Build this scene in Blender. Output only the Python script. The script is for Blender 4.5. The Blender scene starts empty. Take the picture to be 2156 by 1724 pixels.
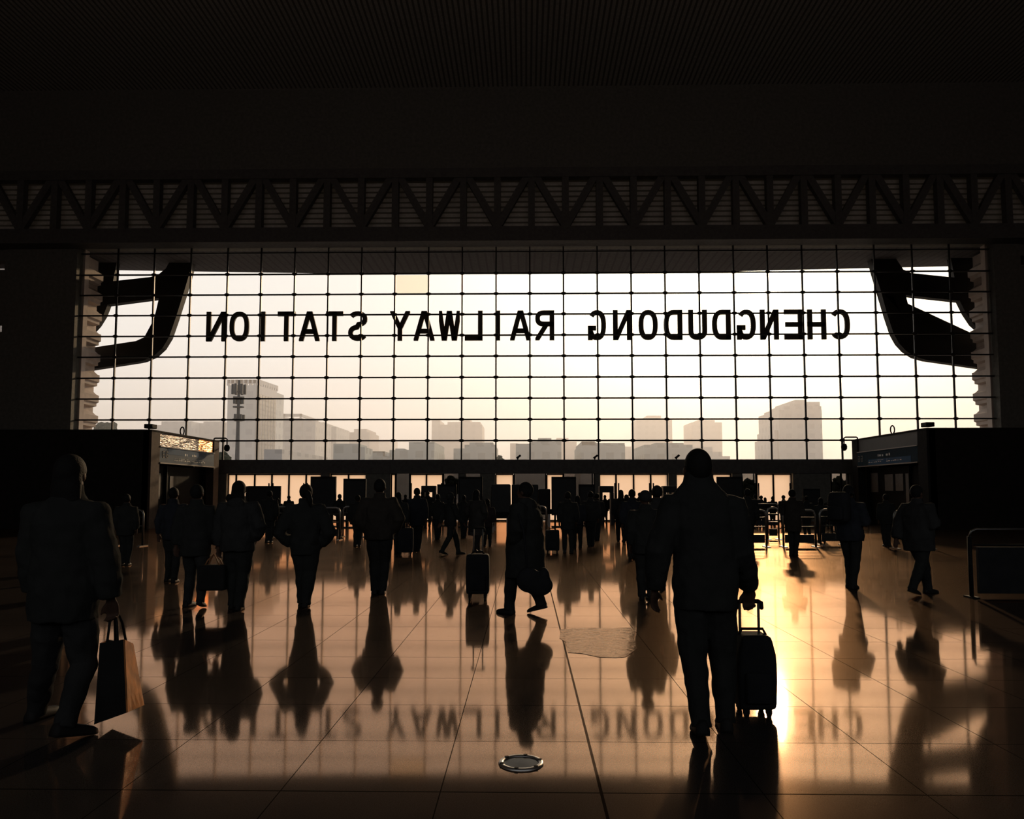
import bpy, bmesh, math, random
from math import sin, cos, tan, atan, pi, radians
from mathutils import Vector, Matrix
random.seed(7)
scene = bpy.context.scene
C = scene.collection

# ------------------------------------------------------------------ camera
FOC, CX, CY = 1655.0, 1078.0, 918.0          # pixels in the 2156 x 1724 frame
EYE = 1.48
PITCH, YAW = radians(4.1), radians(1.0)
FWD = Vector((-sin(YAW)*cos(PITCH), cos(YAW)*cos(PITCH), sin(PITCH)))
RGT = Vector((cos(YAW), sin(YAW), 0))
UPV = RGT.cross(FWD)
cam_d = bpy.data.cameras.new('camera')
cam = bpy.data.objects.new('camera', cam_d)
C.objects.link(cam)
cam_d.sensor_fit = 'HORIZONTAL'
cam_d.sensor_width = 36.0
cam_d.lens = FOC/2156*36
cam_d.shift_x = 0.0
cam_d.shift_y = (CY-862)/2156
cam_d.clip_start, cam_d.clip_end = 0.1, 3000
M3 = Matrix((RGT, UPV, -FWD)).transposed()
cam.matrix_world = Matrix.Translation((0, 0, EYE)) @ M3.to_4x4()
scene.camera = cam

def ray(px, py):
    return FWD + RGT*((px-CX)/FOC) - UPV*((py-CY)/FOC)
def at(px, py, Y):
    """the point of the upright plane y = Y seen at a photo pixel"""
    d = ray(px, py)
    return Vector((0, 0, EYE)) + d*(Y/d.y)
def gnd(px, py):
    """the floor point seen at a photo pixel"""
    d = ray(px, py)
    return Vector((0, 0, EYE)) + d*(-EYE/d.z)

# ------------------------------------------------------------------ sky, sun, exposure
SUN = ray(1606, 590).normalized()
world = bpy.data.worlds.new('sky'); scene.world = world
world.use_nodes = True
nt = world.node_tree; nt.nodes.clear()
def N(nt, t, **k):
    n = nt.nodes.new(t)
    for a, b in k.items(): setattr(n, a, b)
    return n
tc = N(nt, 'ShaderNodeTexCoord')
sep = N(nt, 'ShaderNodeSeparateXYZ'); nt.links.new(tc.outputs['Generated'], sep.inputs[0])
ramp = N(nt, 'ShaderNodeValToRGB'); nt.links.new(sep.outputs['Z'], ramp.inputs[0])
SKY = [(0.0, (0.92, 0.70, 0.60)), (0.05, (1.02, 0.84, 0.75)), (0.10, (1.05, 0.96, 0.89)), (0.16, (1.04, 1.01, 0.97)),
       (0.24, (1.0, 0.98, 0.94)), (0.32, (0.97, 0.95, 0.92)), (0.55, (0.42, 0.42, 0.43)), (1.0, (0.24, 0.25, 0.28))]
cr = ramp.color_ramp
while len(cr.elements) < len(SKY): cr.elements.new(0.5)
for e, (p, c) in zip(cr.elements, SKY): e.position = p; e.color = (*c, 1)
dot = N(nt, 'ShaderNodeVectorMath', operation='DOT_PRODUCT')
nt.links.new(tc.outputs['Generated'], dot.inputs[0]); dot.inputs[1].default_value = SUN
def mth(nt, op, a, b=None, clamp=False):
    n = N(nt, 'ShaderNodeMath', operation=op); n.use_clamp = clamp
    for i, v in enumerate((a, b)):
        if v is None: continue
        if isinstance(v, (int, float)): n.inputs[i].default_value = v
        else: nt.links.new(v, n.inputs[i])
    return n.outputs[0]
d01 = mth(nt, 'MAXIMUM', dot.outputs['Value'], 0.0)
wide = mth(nt, 'MULTIPLY', mth(nt, 'POWER', d01, 26.0), 1.7)
mid = mth(nt, 'MULTIPLY', mth(nt, 'POWER', d01, 180.0), 1.1)
core = mth(nt, 'MULTIPLY', mth(nt, 'POWER', d01, 5000.0), 12.0)
def tint(v, c):
    m = N(nt, 'ShaderNodeVectorMath', operation='SCALE'); m.inputs[0].default_value = c
    nt.links.new(v, m.inputs['Scale']); return m.outputs[0]
def vadd(a, b):
    m = N(nt, 'ShaderNodeVectorMath', operation='ADD'); nt.links.new(a, m.inputs[0]); nt.links.new(b, m.inputs[1]); return m.outputs[0]
# the sky away from the sun is dimmer and greyer
fw_ = N(nt, 'ShaderNodeMapRange'); nt.links.new(sep.outputs['Y'], fw_.inputs[0]); fw_.inputs[1].default_value = -.5; fw_.inputs[2].default_value = .5
mxs = N(nt, 'ShaderNodeMix', data_type='RGBA', blend_type='MULTIPLY'); mxs.inputs[0].default_value = 1.0; nt.links.new(ramp.outputs[0], mxs.inputs[6])
mxc = N(nt, 'ShaderNodeMix', data_type='RGBA'); nt.links.new(fw_.outputs[0], mxc.inputs[0]); mxc.inputs[6].default_value = (.50, .53, .57, 1); mxc.inputs[7].default_value = (1, 1, 1, 1)
nt.links.new(mxc.outputs[2], mxs.inputs[7])
skyc = vadd(vadd(vadd(mxs.outputs[2], tint(wide, (1.0, 0.84, 0.52))), tint(mid, (1.0, 0.86, 0.6))), tint(core, (1.0, 0.8, 0.5)))
bg = N(nt, 'ShaderNodeBackground'); nt.links.new(skyc, bg.inputs[0]); bg.inputs[1].default_value = 1.06
wo = N(nt, 'ShaderNodeOutputWorld'); nt.links.new(bg.outputs[0], wo.inputs[0])

sun_d = bpy.data.lights.new('sun', 'SUN'); sun = bpy.data.objects.new('sun', sun_d); C.objects.link(sun)
sun_d.energy = 2.8; sun_d.angle = radians(1.6); sun_d.color = (1.0, 0.67, 0.38)
sun.rotation_euler = SUN.to_track_quat('Z', 'Y').to_euler(); sun.location = (40, 60, 40)

scene.view_settings.view_transform = 'Standard'
scene.view_settings.look = 'None'
scene.view_settings.gamma = 1.0
scene.view_settings.use_curve_mapping = False
scene.view_settings.exposure = 0.0
cy = scene.cycles
cy.use_denoising = True
cy.max_bounces = 6; cy.diffuse_bounces = 3; cy.glossy_bounces = 4; cy.transmission_bounces = 4; cy.volume_bounces = 2
cy.transparent_max_bounces = 12
cy.caustics_reflective = False; cy.caustics_refractive = False
cy.sample_clamp_indirect = 4.0

# ------------------------------------------------------------------ materials
def mat(name, col, rough=0.8, metal=0.0, spec=0.3, var=0.15, scale=6.0, bump=0.0, bscale=40.0):
    m = bpy.data.materials.new(name); m.use_nodes = True
    t = m.node_tree; b = t.nodes['Principled BSDF']
    g = N(t, 'ShaderNodeTexCoord')
    n = N(t, 'ShaderNodeTexNoise'); n.inputs['Scale'].default_value = scale; n.inputs['Detail'].default_value = 4
    t.links.new(g.outputs['Object'], n.inputs['Vector'])
    r = N(t, 'ShaderNodeValToRGB')
    r.color_ramp.elements[0].position = 0.3; r.color_ramp.elements[1].position = 0.7
    r.color_ramp.elements[0].color = (*[c*(1-var) for c in col], 1); r.color_ramp.elements[1].color = (*[min(1, c*(1+var)) for c in col], 1)
    t.links.new(n.outputs[0], r.inputs[0]); t.links.new(r.outputs[0], b.inputs['Base Color'])
    b.inputs['Roughness'].default_value = rough; b.inputs['Metallic'].default_value = metal
    b.inputs['Specular IOR Level'].default_value = spec
    if bump:
        n2 = N(t, 'ShaderNodeTexNoise'); n2.inputs['Scale'].default_value = bscale; t.links.new(g.outputs['Object'], n2.inputs['Vector'])
        bp = N(t, 'ShaderNodeBump'); bp.inputs['Strength'].default_value = bump; bp.inputs['Distance'].default_value = 0.01
        t.links.new(n2.outputs[0], bp.inputs['Height']); t.links.new(bp.outputs[0], b.inputs['Normal'])
    return m

def stripes(name, c1, c2, axis, period, rough=0.8, duty=0.3, spec=0.2, bump=0.0):
    """bands of two colours across one object axis (slats, boards)"""
    m = mat(name, c1, rough, spec=spec); t = m.node_tree; b = t.nodes['Principled BSDF']
    g = N(t, 'ShaderNodeTexCoord'); s = N(t, 'ShaderNodeSeparateXYZ'); t.links.new(g.outputs['Object'], s.inputs[0])
    f = mth(t, 'FRACT', mth(t, 'DIVIDE', s.outputs[axis], period))
    lt = mth(t, 'LESS_THAN', f, duty)
    mx = N(t, 'ShaderNodeMix', data_type='RGBA'); t.links.new(lt, mx.inputs[0])
    old = b.inputs['Base Color'].links[0].from_socket
    t.links.new(old, mx.inputs[6]); mx.inputs[7].default_value = (*c2, 1)
    t.links.new(mx.outputs[2], b.inputs['Base Color'])
    return m

M = {}
M['black'] = mat('black_metal', (.012, .0115, .011), .7, spec=.15)
M['wall'] = mat('dark_wall_panel', (.22, .21, .185), .75, spec=.15)
M['beam'] = mat('painted_steel', (.16, .15, .14), .6, spec=.2)
M['mullion'] = mat('mullion_steel', (.03, .026, .022), .45, spec=.4)
M['letter'] = mat('sign_letter_paint', (.03, .024, .02), .6)
M['ceil'] = stripes('ceiling_slats', (.55, .52, .47), (.2, .19, .17), 0, .25, .7, .4)
M['louvre'] = stripes('louvre_slats', (.75, .73, .70), (.12, .12, .11), 2, .28, .8, .35)
# louvre slats let a little daylight through
t = M['louvre'].node_tree; b = t.nodes['Principled BSDF']; tl = N(t, 'ShaderNodeBsdfTranslucent'); tl.inputs[0].default_value = (.6, .57, .52, 1)
mx_ = N(t, 'ShaderNodeMixShader'); mx_.inputs[0].default_value = .09; t.links.new(b.outputs[0], mx_.inputs[1]); t.links.new(tl.outputs[0], mx_.inputs[2]); t.links.new(mx_.outputs[0], t.nodes['Material Output'].inputs[0])
M['soffit'] = stripes('canopy_soffit', (.115, .11, .115), (.085, .08, .085), 0, .45, .8, .25)
M['stone'] = mat('pier_stone', (.55, .46, .40), .85, var=.12, scale=2)
M['mask'] = mat('bronze_cladding', (.010, .009, .008), .6, spec=.25, scale=.6)
M['plaza'] = mat('plaza_paving', (.35, .31, .28), .8)
M['steel'] = mat('brushed_steel', (.2, .195, .19), .35, metal=1.0)
M['chrome'] = mat('polished_chrome', (.6, .58, .55), .15, metal=1.0)
M['ring'] = mat('brushed_bright_ring', (.85, .80, .75), .42, metal=1.0, var=.1)
M['dark_panel'] = mat('dark_panel', (.026, .026, .027), .5, spec=.25)
M['board'] = mat('board_face', (.025, .025, .026), .7, spec=.1)
M['booth'] = mat('booth_panel', (.03, .025, .021), .8, spec=.06)
M['booth_post'] = mat('booth_post', (.085, .055, .04), .7, spec=.1)
M['trim'] = mat('booth_trim', (.22, .17, .14), .4, spec=.5)
M['rubber'] = mat('black_rubber', (.02, .02, .02), .8, spec=.1)
M['skin'] = mat('skin', (.10, .055, .038), .6, spec=.15)
M['hair'] = mat('black_hair', (.016, .015, .014), .7, spec=.12, bump=.4, bscale=120)
FAB = {}
for k, c in dict(black=(.036, .036, .034), navy=(.034, .036, .044), brown=(.046, .039, .033), grey=(.044, .043, .042),
                 olive=(.04, .041, .034), maroon=(.046, .034, .034), denim=(.036, .04, .05), taupe=(.055, .05, .046)).items():
    FAB[k] = mat(k+'_cloth', c, .95, spec=.06, bump=.3, bscale=60)
M['shoe'] = mat('shoe_leather', (.025, .023, .022), .6, spec=.15)
M['case'] = mat('suitcase_fabric', (.026, .026, .028), .8, spec=.12, bump=.3, bscale=150)
M['tote_face'] = mat('tote_canvas', (.028, .026, .025), .9, spec=.05)
M['tote_side'] = mat('tote_brown_leather', (.62, .23, .06), .35, spec=.6, var=.45, scale=9, bump=.6, bscale=9)

# copper fascia: brushed metal with crossways streaks
m = M['copper'] = mat('copper_fascia', (.022, .010, .005), .22, metal=1.0, var=.45, scale=3)
t = m.node_tree; b = t.nodes['Principled BSDF']
g = N(t, 'ShaderNodeTexCoord'); mp = N(t, 'ShaderNodeMapping'); mp.inputs['Scale'].default_value = (1, .6, 14)
n = N(t, 'ShaderNodeTexNoise'); n.inputs['Scale'].default_value = 2.2
t.links.new(g.outputs['Object'], mp.inputs[0]); t.links.new(mp.outputs[0], n.inputs['Vector'])
bp = N(t, 'ShaderNodeBump'); bp.inputs['Strength'].default_value = .6; bp.inputs['Distance'].default_value = .05
t.links.new(n.outputs[0], bp.inputs['Height']); t.links.new(bp.outputs[0], b.inputs['Normal'])

m2 = M['copper_glare'] = M['copper'].copy(); m2.name = 'glare_coloured_copper'  # lighter copy of the copper, with the sun glare put into its colour
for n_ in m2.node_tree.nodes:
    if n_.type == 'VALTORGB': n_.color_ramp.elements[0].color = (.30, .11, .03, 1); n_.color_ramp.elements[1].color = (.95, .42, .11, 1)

def clear_glass(name, tintc, refl=.06):
    m = bpy.data.materials.new(name); m.use_nodes = True; t = m.node_tree; t.nodes.clear()
    tr = N(t, 'ShaderNodeBsdfTransparent'); tr.inputs[0].default_value = (*tintc, 1)
    gl = N(t, 'ShaderNodeBsdfGlossy'); gl.inputs['Roughness'].default_value = .02
    lw = N(t, 'ShaderNodeFresnel'); lw.inputs[0].default_value = 1.25
    n = N(t, 'ShaderNodeTexNoise'); n.inputs['Scale'].default_value = .5
    mx = N(t, 'ShaderNodeMixShader'); t.links.new(lw.outputs[0], mx.inputs[0]); t.links.new(tr.outputs[0], mx.inputs[1]); t.links.new(gl.outputs[0], mx.inputs[2])
    o = N(t, 'ShaderNodeOutputMaterial'); t.links.new(mx.outputs[0], o.inputs[0])
    return m
M['glass'] = clear_glass('clear_glass', (.985, .985, .98))
M['glass_grey'] = clear_glass('grey_glass', (.42, .40, .39))
def frosted(name, c, k):
    m = bpy.data.materials.new(name); m.use_nodes = True; t = m.node_tree; t.nodes.clear()
    a = N(t, 'ShaderNodeBsdfTranslucent'); a.inputs[0].default_value = (*c, 1)
    n = N(t, 'ShaderNodeTexNoise'); n.inputs['Scale'].default_value = 1.5
    d = N(t, 'ShaderNodeBsdfDiffuse'); d.inputs[0].default_value = (.1, .08, .07, 1)
    mx = N(t, 'ShaderNodeMixShader'); mx.inputs[0].default_value = k
    t.links.new(a.outputs[0], mx.inputs[1]); t.links.new(d.outputs[0], mx.inputs[2])
    o = N(t, 'ShaderNodeOutputMaterial'); t.links.new(mx.outputs[0], o.inputs[0])
    return m
M['frost'] = frosted('frosted_door_glass', (.99, .88, .79), .0)

# floor: polished stone slabs 0.8 m square
G0 = gnd(1280, 1724); G1 = gnd(1078, 1668)
m = M['floor'] = bpy.data.materials.new('polished_floor_slabs'); m.use_nodes = True
t = m.node_tree; t.nodes.clear()
g = N(t, 'ShaderNodeTexCoord'); s = N(t, 'ShaderNodeSeparateXYZ'); t.links.new(g.outputs['Object'], s.inputs[0])
def line(axis, off, per, half):
    f = mth(t, 'FRACT', mth(t, 'DIVIDE', mth(t, 'SUBTRACT', s.outputs[axis], off - per*100), per))
    dd = mth(t, 'MINIMUM', f, mth(t, 'SUBTRACT', 1.0, f))
    return mth(t, 'LESS_THAN', dd, half/per)
TS = 0.797
lx = line(0, G0.x, TS, .0030); ly = line(1, G1.y, TS, .0036)
def single(axis, at_, half):
    return mth(t, 'LESS_THAN', mth(t, 'ABSOLUTE', mth(t, 'SUBTRACT', s.outputs[axis], at_)), half)
thick = mth(t, 'MAXIMUM', single(0, G0.x, .008), single(1, G1.y, .006))
ln = mth(t, 'MAXIMUM', mth(t, 'MAXIMUM', lx, ly), thick)
n1 = N(t, 'ShaderNodeTexNoise'); n1.inputs['Scale'].default_value = 160; n1.inputs['Detail'].default_value = 3; t.links.new(g.outputs['Object'], n1.inputs['Vector'])
n2 = N(t, 'ShaderNodeTexNoise'); n2.inputs['Scale'].default_value = 1.1; n2.inputs['Detail'].default_value = 4; t.links.new(g.outputs['Object'], n2.inputs['Vector'])
rp = N(t, 'ShaderNodeValToRGB'); t.links.new(n1.outputs[0], rp.inputs[0])
rp.color_ramp.elements[0].position = .35; rp.color_ramp.elements[1].position = .65
rp.color_ramp.elements[0].color = (.036, .034, .034, 1); rp.color_ramp.elements[1].color = (.060, .057, .056, 1)
mx = N(t, 'ShaderNodeMix', data_type='RGBA'); t.links.new(ln, mx.inputs[0]); t.links.new(rp.outputs[0], mx.inputs[6]); mx.inputs[7].default_value = (.012, .010, .009, 1)
df = N(t, 'ShaderNodeBsdfDiffuse'); t.links.new(mx.outputs[2], df.inputs[0])
GLOSS_TINT = (1.0, .63, .42, 1)
rsharp = mth(t, 'ADD', mth(t, 'MULTIPLY', n2.outputs[0], .03), .045)
g1_ = N(t, 'ShaderNodeBsdfGlossy'); g1_.inputs[0].default_value = GLOSS_TINT; t.links.new(rsharp, g1_.inputs['Roughness'])
g2_ = N(t, 'ShaderNodeBsdfGlossy'); g2_.inputs[0].default_value = (1, .66, .42, 1); g2_.inputs['Roughness'].default_value = .32
gm_ = N(t, 'ShaderNodeMixShader'); gm_.inputs[0].default_value = .11; t.links.new(g1_.outputs[0], gm_.inputs[1]); t.links.new(g2_.outputs[0], gm_.inputs[2])
fr = N(t, 'ShaderNodeFresnel'); fr.inputs[0].default_value = 1.8
fac = mth(t, 'MULTIPLY', fr.outputs[0], mth(t, 'SUBTRACT', 1.0, mth(t, 'MULTIPLY', ln, .85)))
ms = N(t, 'ShaderNodeMixShader'); t.links.new(fac, ms.inputs[0]); t.links.new(df.outputs[0], ms.inputs[1]); t.links.new(gm_.outputs[0], ms.inputs[2])
oo = N(t, 'ShaderNodeOutputMaterial'); t.links.new(ms.outputs[0], oo.inputs[0])
FLOOR = m

# ------------------------------------------------------------------ mesh helpers
def bmn(): return bmesh.new()
def box(bm, x0, x1, y0, y1, z0, z1):
    v = [bm.verts.new((x, y, z)) for z in (z0, z1) for y in (y0, y1) for x in (x0, x1)]
    for f in ((0, 2, 3, 1), (4, 5, 7, 6), (0, 1, 5, 4), (1, 3, 7, 5), (3, 2, 6, 7), (2, 0, 4, 6)): bm.faces.new([v[i] for i in f])
    return v
def rbox(bm, x0, x1, y0, y1, z0, z1, r, seg=3):
    b2 = bmn(); box(b2, x0, x1, y0, y1, z0, z1)
    bmesh.ops.bevel(b2, geom=b2.edges[:], offset=r, segments=seg, affect='EDGES', profile=.5)
    join(bm, b2)
def join(bm, b2, mtx=None):
    me = bpy.data.meshes.new('tmp'); b2.to_mesh(me); b2.free()
    if mtx is not None: me.transform(mtx)
    bm.from_mesh(me); bpy.data.meshes.remove(me)
def ell(bm, c, r, rot=None, u=14, v=10):
    mt = Matrix.Translation(c)
    if rot is not None: mt = mt @ rot.to_4x4()
    bmesh.ops.create_uvsphere(bm, u_segments=u, v_segments=v, radius=1, matrix=mt @ Matrix.Diagonal((*r, 1)))
def frames(pts):
    out = []; up = None
    for i, p in enumerate(pts):
        a = pts[max(0, i-1)]; b_ = pts[min(len(pts)-1, i+1)]
        d = (b_-a).normalized()
        if up is None:
            up = Vector((1, 0, 0)) if abs(d.x) < .8 else Vector((0, 1, 0))
        x = (up - d*up.dot(d)).normalized(); y = d.cross(x); up = x
        out.append((x, y, d))
    return out
def skin_rings(bm, rings):
    n = len(rings[0])
    for a, b_ in zip(rings, rings[1:]):
        for i in range(n): bm.faces.new((a[i], a[(i+1) % n], b_[(i+1) % n], b_[i]))
    bm.faces.new(rings[0][::-1]); bm.faces.new(rings[-1])
def tube(bm, pts, rad, n=10, round_ends=False):
    pts = [Vector(p) for p in pts]
    if isinstance(rad, (int, float)): rad = [rad]*len(pts)
    fr = frames(pts); rings = []
    seq = list(zip(pts, rad, fr))
    if round_ends:
        p, r, f = seq[0]; seq = [(p - f[2]*r*.9, r*.35, f), (p - f[2]*r*.6, r*.8, f)] + seq
        p, r, f = seq[-1]; seq = seq + [(p + f[2]*r*.6, r*.8, f), (p + f[2]*r*.9, r*.35, f)]
    for p, r, f in seq:
        rings.append([bm.verts.new(p + f[0]*cos(2*pi*i/n)*r + f[1]*sin(2*pi*i/n)*r) for i in range(n)])
    skin_rings(bm, rings)
def stack(bm, secs, n=20, e=2.0):
    """horizontal (super)ellipse sections: (x, y, z, rx, ry)"""
    rings = []
    for x, y, z, rx, ry in secs:
        ring = []
        for i in range(n):
            a = 2*pi*i/n; ca, sa = cos(a), sin(a)
            ring.append(bm.verts.new((x + rx*math.copysign(abs(ca)**(2/e), ca), y + ry*math.copysign(abs(sa)**(2/e), sa), z)))
        rings.append(ring)
    skin_rings(bm, rings)
def prism(bm, pts2, place, d):
    """a flat outline (list of world points) pushed back by vector d"""
    a = [bm.verts.new(p) for p in pts2]; b_ = [bm.verts.new(Vector(p)+d) for p in pts2]
    n = len(a)
    bm.faces.new(a); bm.faces.new(b_[::-1])
    for i in range(n): bm.faces.new((a[i], b_[i], b_[(i+1) % n], a[(i+1) % n]))

def wl(o):
    v = Vector((0, 0, 0))
    while o is not None: v += o.location; o = o.parent
    return v
def obj(name, bm, m, parent=None, local=False, smooth=False, label=None, remesh=0, sm=2):
    bmesh.ops.recalc_face_normals(bm, faces=bm.faces[:])
    me = bpy.data.meshes.new(name)
    if parent is not None:
        if not local: bmesh.ops.translate(bm, verts=bm.verts[:], vec=-wl(parent))
    bm.to_mesh(me); bm.free()
    o = bpy.data.objects.new(name, me); C.objects.link(o)
    me.materials.append(m)
    if parent is not None: o.parent = parent
    elif not local:
        xs = [v.co for v in me.vertices]
        c = Vector(((min(v.x for v in xs)+max(v.x for v in xs))/2, (min(v.y for v in xs)+max(v.y for v in xs))/2, min(v.z for v in xs)))
        me.transform(Matrix.Translation(-c)); o.location = c
    if smooth: me.shade_smooth()
    if label: o['label'] = label
    if remesh:
        r = o.modifiers.new('remesh', 'REMESH'); r.mode = 'VOXEL'; r.voxel_size = remesh; r.use_smooth_shade = True
        s_ = o.modifiers.new('smooth', 'SMOOTH'); s_.factor = .5; s_.iterations = sm
    return o
def thing(name, label, cat, loc=(0, 0, 0), rz=0, group=None):
    o = bpy.data.objects.new(name, None); C.objects.link(o)
    o.location = loc; o.rotation_euler = (0, 0, rz); o.empty_display_size = .2
    o['label'] = label; o['category'] = cat
    if group: o['group'] = group
    return o
def tag(o, label, cat, group=None):
    o['label'] = label; o['category'] = cat
    if group: o['group'] = group
    return o
def struct(name, bm, m, parent=None, label=None, **k):
    o = obj(name, bm, m, parent, **k)
    if parent is None: o['kind'] = 'structure'
    if label: o['label'] = label
    return o
def sempty(name, loc):
    o = bpy.data.objects.new(name, None); C.objects.link(o); o.location = loc; o['kind'] = 'structure'; return o
# ------------------------------------------------------------------ the hall
D = 40.8                                   # distance to the glass front
Z = lambda py, Y=D, px=1100: at(px, py, Y).z
X = lambda px, Y=D, py=760: at(px, py, Y).x
ZC = Z(192)                                # ceiling
ZW1 = Z(519)                               # top of the great window (underside of the beam)
ZB0, ZB1 = Z(997), Z(968)                  # door beam
XL, XR = X(165), X(2090)                   # sides of the great window
HX = 31.0                                  # half width of the hall
YB = -9.0

bm = bmn(); box(bm, -HX-.3, HX+.3, YB-.3, D+.25, -.3, 0); fl = struct('floor', bm, FLOOR, local=True)
bm = bmn(); box(bm, -HX-.3, HX+.3, YB-.3, D+.4, ZC, ZC+.3); struct('ceiling', bm, M['ceil'], local=True)
bm = bmn(); box(bm, -HX-.3, -HX, YB, D+.4, 0, ZC); struct('wall_left', bm, M['wall'])
bm = bmn(); box(bm, HX, HX+.3, YB, D+.4, 0, ZC); struct('wall_right', bm, M['wall'])
bm = bmn(); box(bm, -HX, HX, YB-.3, YB, 0, 4.2); box(bm, -HX, HX, YB-.3, YB, 12.5, ZC)
for x in (-HX, HX-9): box(bm, x, x+9, YB-.3, YB, 4.2, 12.5)
struct('wall_back', bm, M['wall'])
wb = sempty('window_20', (0, YB-.15, 5.2))          # made-up high glazing behind the photographer, added to brighten the dark hall
bm = bmn(); box(bm, -HX+9, HX-9, YB-.16, YB-.14, 4.2, 12.5); struct('glass_pane', bm, M['glass'], wb)
bm = bmn()
for k in range(23): box(bm, -HX+9+k*2-.05, -HX+9+k*2+.05, YB-.25, YB-.05, 4.2, 12.5)
struct('mullion', bm, M['mullion'], wb)
# front wall around the great window: piers, upper bulkhead
ZT0, ZT1 = Z(483), Z(372)                  # truss band
bm = bmn()
box(bm, X(14), XL, D-.5, D+.5, 0, ZW1); box(bm, XR, X(2146), D-.5, D+.5, 0, ZW1)
for z0, z1 in ((0, Z(811)), (Z(803), Z(697)), (Z(679), Z(566)), (Z(547), ZW1)):       # outer bays with narrow openings
    box(bm, -HX, X(14), D-.3, D+.3, z0, z1); box(bm, X(2146), HX, D-.3, D+.3, z0, z1)
box(bm, -HX, HX, D-.5, D+.5, ZW1, ZT0); box(bm, -HX, HX, D-.5, D+.5, ZT1, ZC)
struct('wall_front', bm, M['wall'])
bm = bmn(); box(bm, -HX, HX, D-.12, D-.02, ZT0, ZT1); struct('trim_1', bm, M['louvre'], label='louvred band behind the roof truss')
for i, (a, b_) in enumerate(((-HX, X(14)), (X(2146), HX))):
    bm = bmn(); box(bm, a, b_, D-.03, D+.03, Z(820), Z(540)); struct('window_%d' % (i+2), bm, M['glass_grey'])

# great window: panes, mullions, clamps
cols = [245, 322, 399.5, 477, 548, 619, 690, 760.5, 831, 902, 973, 1044.5, 1115.6, 1186.7, 1258, 1329.5, 1401, 1473, 1546, 1618, 1691, 1765, 1844, 1924, 2003]
CXS = [at(p, 706, D).x for p in cols]
rows = [531, 576, 619, 662, 706, 750, 794.5, 838.6, 883, 927.6]
RZS = [Z(p) for p in rows]
win = sempty('window_1', ((XL+XR)/2, D, ZB1))
bm = bmn(); box(bm, XL-.2, XR+.2, D-.012, D+.012, ZB1-.1, ZW1+.1); struct('glass_pane', bm, M['glass'], win)
bm = bmn()
for x in CXS: box(bm, x-.038, x+.038, D-.12, D-.03, ZB1, ZW1)
struct('mullion', bm, M['mullion'], win)
bm = bmn()
for z in RZS: box(bm, XL, XR, D-.12, D-.04, z-.036, z+.036)
struct('transom', bm, M['mullion'], win)
bm = bmn()
for x in CXS:
    for z in RZS[1:]: ell(bm, (x, D-.12, z), (.16, .09, .085), u=8, v=6)
struct('pane_clamp', bm, M['mullion'], win, smooth=True)
# one pane carries a pale film
bm = bmn(); i0 = 8; box(bm, CXS[8]+.05, CXS[9]-.05, D+.015, D+.02, RZS[2]+.05, RZS[1]-.05)
film = clear_glass('yellowed_film', (.975, .93, .84)); struct('pane_film', bm, film, win, label='one pane with a yellowed film')
# jamb strips of the window
bm = bmn(); box(bm, XL-.02, XL+.1, D+.1, D+.5, ZB1, ZW1); struct('trim_2', bm, M['stone'])
bm = bmn(); box(bm, XR-.1, XR+.02, D+.1, D+.5, ZB1, ZW1); struct('trim_3', bm, M['stone'])
# beam above the doors
bm = bmn(); box(bm, XL-1, XR+1, D-.45, D+.3, ZB0, ZB1); struct('trim_4', bm, M['beam'], label='steel beam above the doors')
bm = bmn(); box(bm, -HX, HX, D-1.5, D-.5, Z(519, D-.5), Z(484, D-1.5)); struct('trim_5', bm, M['beam'], label='deep beam above the great window')

# small floodlights on the beam
for px in (1090, 1252, 1424):
    p = at(px, 966, D-.2)
    tt = thing('floodlight', {1090: 'small dark floodlight on the door beam, leftmost of three', 1252: 'small dark floodlight tilted up on the door beam, middle of three',
               1424: 'small dark floodlight on the door beam just left of the large walking man'}[px], 'light', (p.x, D-.2, ZB1), group='floodlights on the door beam')
    b2 = bmn(); box(b2, -.13, .13, -.08, .08, -.05, .05)
    bm = bmn(); join(bm, b2, Matrix.Translation((.05, 0, .15)) @ Matrix.Rotation(radians(-38), 4, 'Y')); obj('lamp_head', bm, M['black'], tt, local=True)
    bm = bmn(); tube(bm, [(0, 0, 0), (.03, 0, .11)], .03, 8); obj('bracket', bm, M['black'], tt, local=True)

# roof truss in front of the louvres
YT = D-.9
tz0, tz1 = Z(479, YT), Z(374, YT)
tr = thing('roof_truss', 'long dark steel roof truss spanning the hall above the great window', 'truss', (0, YT, tz0))
tr['kind'] = 'structure'
bm = bmn(); box(bm, -HX, HX, YT-.25, YT+.25, tz1-.05, tz1+.45); obj('top_chord', bm, M['beam'], tr)
bm = bmn(); box(bm, -HX, HX, YT-.25, YT+.25, tz0-.5, tz0); obj('bottom_chord', bm, M['beam'], tr)
px = 1047.5 - 71.5*15
k = 0; prev = None
def bar(a, b_, w, d=.2):
    bm = bmn(); a = Vector(a); b_ = Vector(b_); u = (b_-a).normalized(); s_ = Vector((u.z, 0, -u.x))*w/2; dy = Vector((0, d, 0))
    vs = []
    for p in (a, b_):
        for q in (s_-dy, s_+dy, -s_+dy, -s_-dy): vs.append(bm.verts.new(p+q))
    for f in ((0, 1, 2, 3), (7, 6, 5, 4), (0, 4, 5, 1), (1, 5, 6, 2), (2, 6, 7, 3), (3, 7, 4, 0)): bm.faces.new([vs[i] for i in f])
    return bm
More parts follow.
